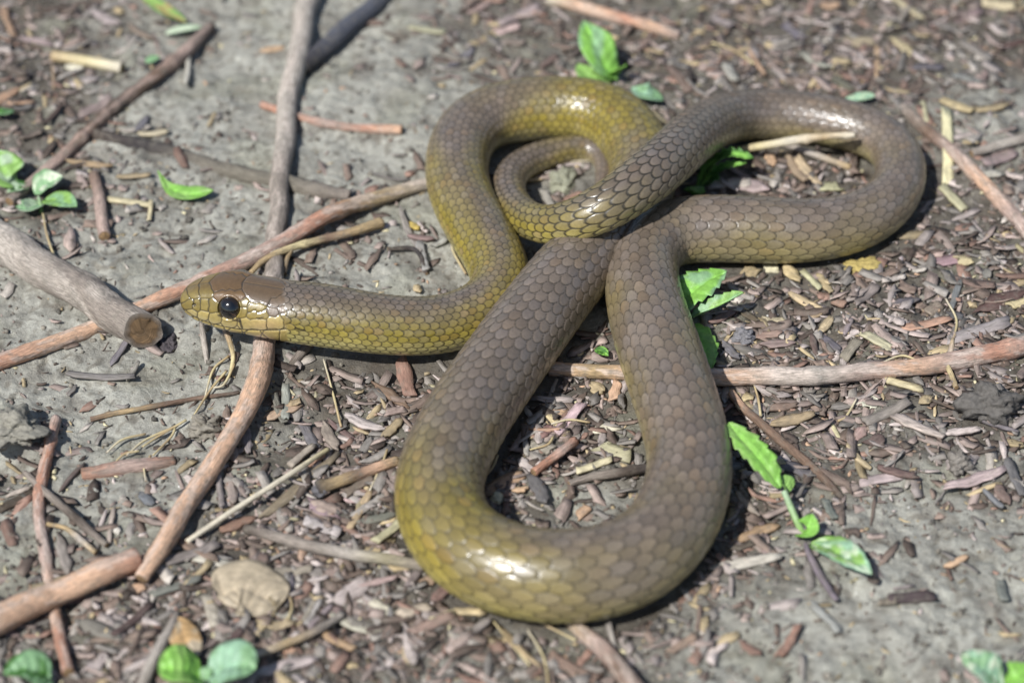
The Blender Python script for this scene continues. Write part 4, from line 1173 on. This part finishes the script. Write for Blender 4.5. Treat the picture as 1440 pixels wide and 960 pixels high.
def lf(pts, w, shape, col, col2=None, **kw):
    return dict(pts=pts, w=w, shape=shape, col=col, col2=col2, **kw)

plant("seedling", "bright green two leaved seedling behind the snake's arch", "seedling",
      [lf([(868,112,2),(850,88,8),(836,58,14),(820,30,19)], 46, 'ovate', 'G', 'b', seed=1, fold=.15), lf([(862,108,2),(870,100,6),(880,92,10)], 24, 'ovate', 'G', seed=2), lf([(862,112,2),(830,108,5),(812,90,6)], 20, 'ovate', 'g', seed=3),
       lf([(858,112,1),(846,106,3),(834,100,4)], 18, 'ovate', 'd', seed=4)], [[(868,118,6,0),(866,108,6,1.5)]])
plant("green_leaf", "small smooth green leaf lying by the tail strand", "leaf", [lf([(932,138,2),(910,132,5),(888,124,5)], 24, 'ovate', 'b', 'c', seed=5)])
plant("seedling", "pale green seedling with four rounded leaves by the slanting twig", "seedling",
      [lf([(22,262,2),(8,245,6),(-6,212,8)], 46, 'ovate', 'g', 'p', seed=6), lf([(48,272,3),(62,258,6),(88,248,7)], 34, 'ovate', 'b', 'w', seed=7), lf([(56,284,2),(38,292,4),(22,290,5)], 26, 'ovate', 'p', 'b', seed=8),
       lf([(64,280,3),(84,282,5),(108,290,5)], 30, 'ovate', 'g', 'b', seed=9), lf([(40,265,3),(30,262,4),(10,270,4)], 20, 'ovate', 'd', 'p', seed=10)], [[(58,300,5,0),(57,288,5,2),(54,278,5,3)]])
plant("green_leaf", "slender bright green leaf curling on bare mud", "leaf", [lf([(222,240,6),(236,262,2),(262,273,2),(300,267,4)], 22, 'spat', 'G', 'g', seed=11, fold=.2)])
plant("serrated_leaf", "toothed green leaves sprouting from under the forward loop's edge", "seedling",
      [lf([(950,440,2),(958,420,8),(985,398,12),(1022,380,12)], 44, 'ovate', 'G', 'b', seed=12, serr=.22, fold=.1), lf([(945,455,2),(956,430,6),(972,402,6)], 34, 'ovate', 'g', 'p', seed=13, serr=.2, spot=('w', .6)),
       lf([(968,448,5),(1005,432,9),(1046,411,12)], 16, 'lance', 'b', 'g', seed=14, serr=.2, fold=.9), lf([(960,455,4),(982,475,6),(1000,520,4)], 50, 'ovate', 'G', 'g', seed=15, serr=.2, fold=.05)], [[(952,470,6,0),(958,456,6,4)]])
plant("grass_sprig", "frilly bright green sprig poking out beneath the raised tail strand", "seedling",
      [lf([(980,262,2),(1000,232,9),(1028,216,14),(1060,222,14)], 22, 'lance', 'G', 'd', seed=16, serr=.5, nserr=9), lf([(980,266,2),(1010,238,8),(1050,228,11)], 14, 'lance', 'd', 'G', seed=17, serr=.4, nserr=9), lf([(975,262,2),(985,270,4),(992,268,5)], 16, 'ovate', 'G', seed=18),
       lf([(985,264,1),(1000,250,5),(1004,230,9)], 16, 'lance', 'd', seed=19, serr=.4)])
plant("seedling", "tall toothed light green seedling standing beside the reddish brown twig", "seedling",
      [lf([(1098,686,8),(1078,655,13),(1052,625,16),(1024,594,19)], 42, 'lance', 'G', 'g', seed=20, serr=.25, nserr=6, fold=.15), lf([(1112,690,6),(1104,680,8),(1094,676,9)], 22, 'ovate', 'g', seed=21), lf([(1126,752,1),(1136,742,5),(1142,722,9)], 17, 'ovate', 'G', seed=22),
       lf([(1140,764,1),(1165,768,5),(1195,785,7),(1226,806,6)], 46, 'ovate', 'g', 'c', seed=23, serr=.1, spot=('w', .7))], [[(1130,752,10,0),(1118,728,10,3),(1102,690,9,8)]])
plant("seedling", "two bright rounded blurred seedling leaves below the orange dead leaf", "seedling",
      [lf([(284,952,4),(255,938,9),(222,938,11)], 52, 'round', 'G', 'g', seed=24), lf([(294,952,4),(325,934,9),(360,938,11)], 54, 'round', 'c', 'b', seed=25), lf([(285,955,4),(292,944,5),(300,940,5)], 18, 'ovate', 'b', seed=26)], [[(288,975,8,0),(288,958,8,3)]])
plant("seedling", "dull green blurred leaf pair by the lower end of the upright reddish twig", "seedling",
      [lf([(72,952,5),(40,938,9),(4,945,9)], 38, 'ovate', 'b', 'd', seed=27), lf([(66,955,4),(60,962,5),(50,975,6)], 26, 'ovate', 'b', seed=28)])
plant("seedling", "green leaf with white blotch rising from open mud away from the litter", "seedling",
      [lf([(1412,965,6),(1385,940,11),(1352,920,14)], 44, 'ovate', 'c', 'b', seed=29, spot=('w', 1.)), lf([(1410,962,5),(1428,950,8),(1452,935,9)], 30, 'ovate', 'G', seed=30)])
plant("green_leaf", "tiny pale green leaf scrap on litter above the rear coil", "leaf", [lf([(1188,140,2),(1206,138,3),(1230,134,3)], 13, 'round', 'c', 'p', seed=31)])
plant("green_leaf", "narrow whitish leaf beside the slanting twig's far end", "leaf", [lf([(232,48,2),(255,42,3),(283,38,3)], 12, 'round', 'w', 'p', seed=32)])
plant("green_leaf", "yellowing blade shaped leaf lying beyond the whitish leaf", "leaf", [lf([(200,-4,3),(225,10,5),(262,32,2)], 18, 'lance', 'g', 'o', seed=33)])
plant("green_leaf", "very small green leaf scrap beside the slanting twig", "leaf", [lf([(205,88,2),(214,84,3),(224,80,3)], 12, 'round', 'b', seed=34)])
plant("green_leaf", "little green leaf half covered by dark litter", "leaf", [lf([(-8,160,3),(6,158,4),(20,156,3)], 14, 'ovate', 'd', 'b', seed=35)])
plant("green_leaf", "small green leaf scrap showing under the tail strand", "leaf", [lf([(985,272,2),(972,268,3),(962,266,3)], 12, 'ovate', 'G', seed=36)])
plant("green_leaf", "scrap of green leaf in the gap between forward loop and strand", "leaf", [lf([(836,492,3),(846,494,4),(856,500,4)], 12, 'ovate', 'd', 'G', seed=37)])
plant("dead_leaf", "crumpled pale tan dead leaf on the chips", "dead leaf", [lf([(305,838,3),(335,822,4.5),(365,832,4),(392,852,3)], 62, 'round', 't', 't', seed=38, fold=-.05)])
plant("dead_leaf", "orange tan dead leaf lying beside a slim grey twig", "dead leaf", [lf([(248,868,3),(258,890,4),(272,925,3)], 42, 'round', 'o', 't', seed=39, fold=-.05)])
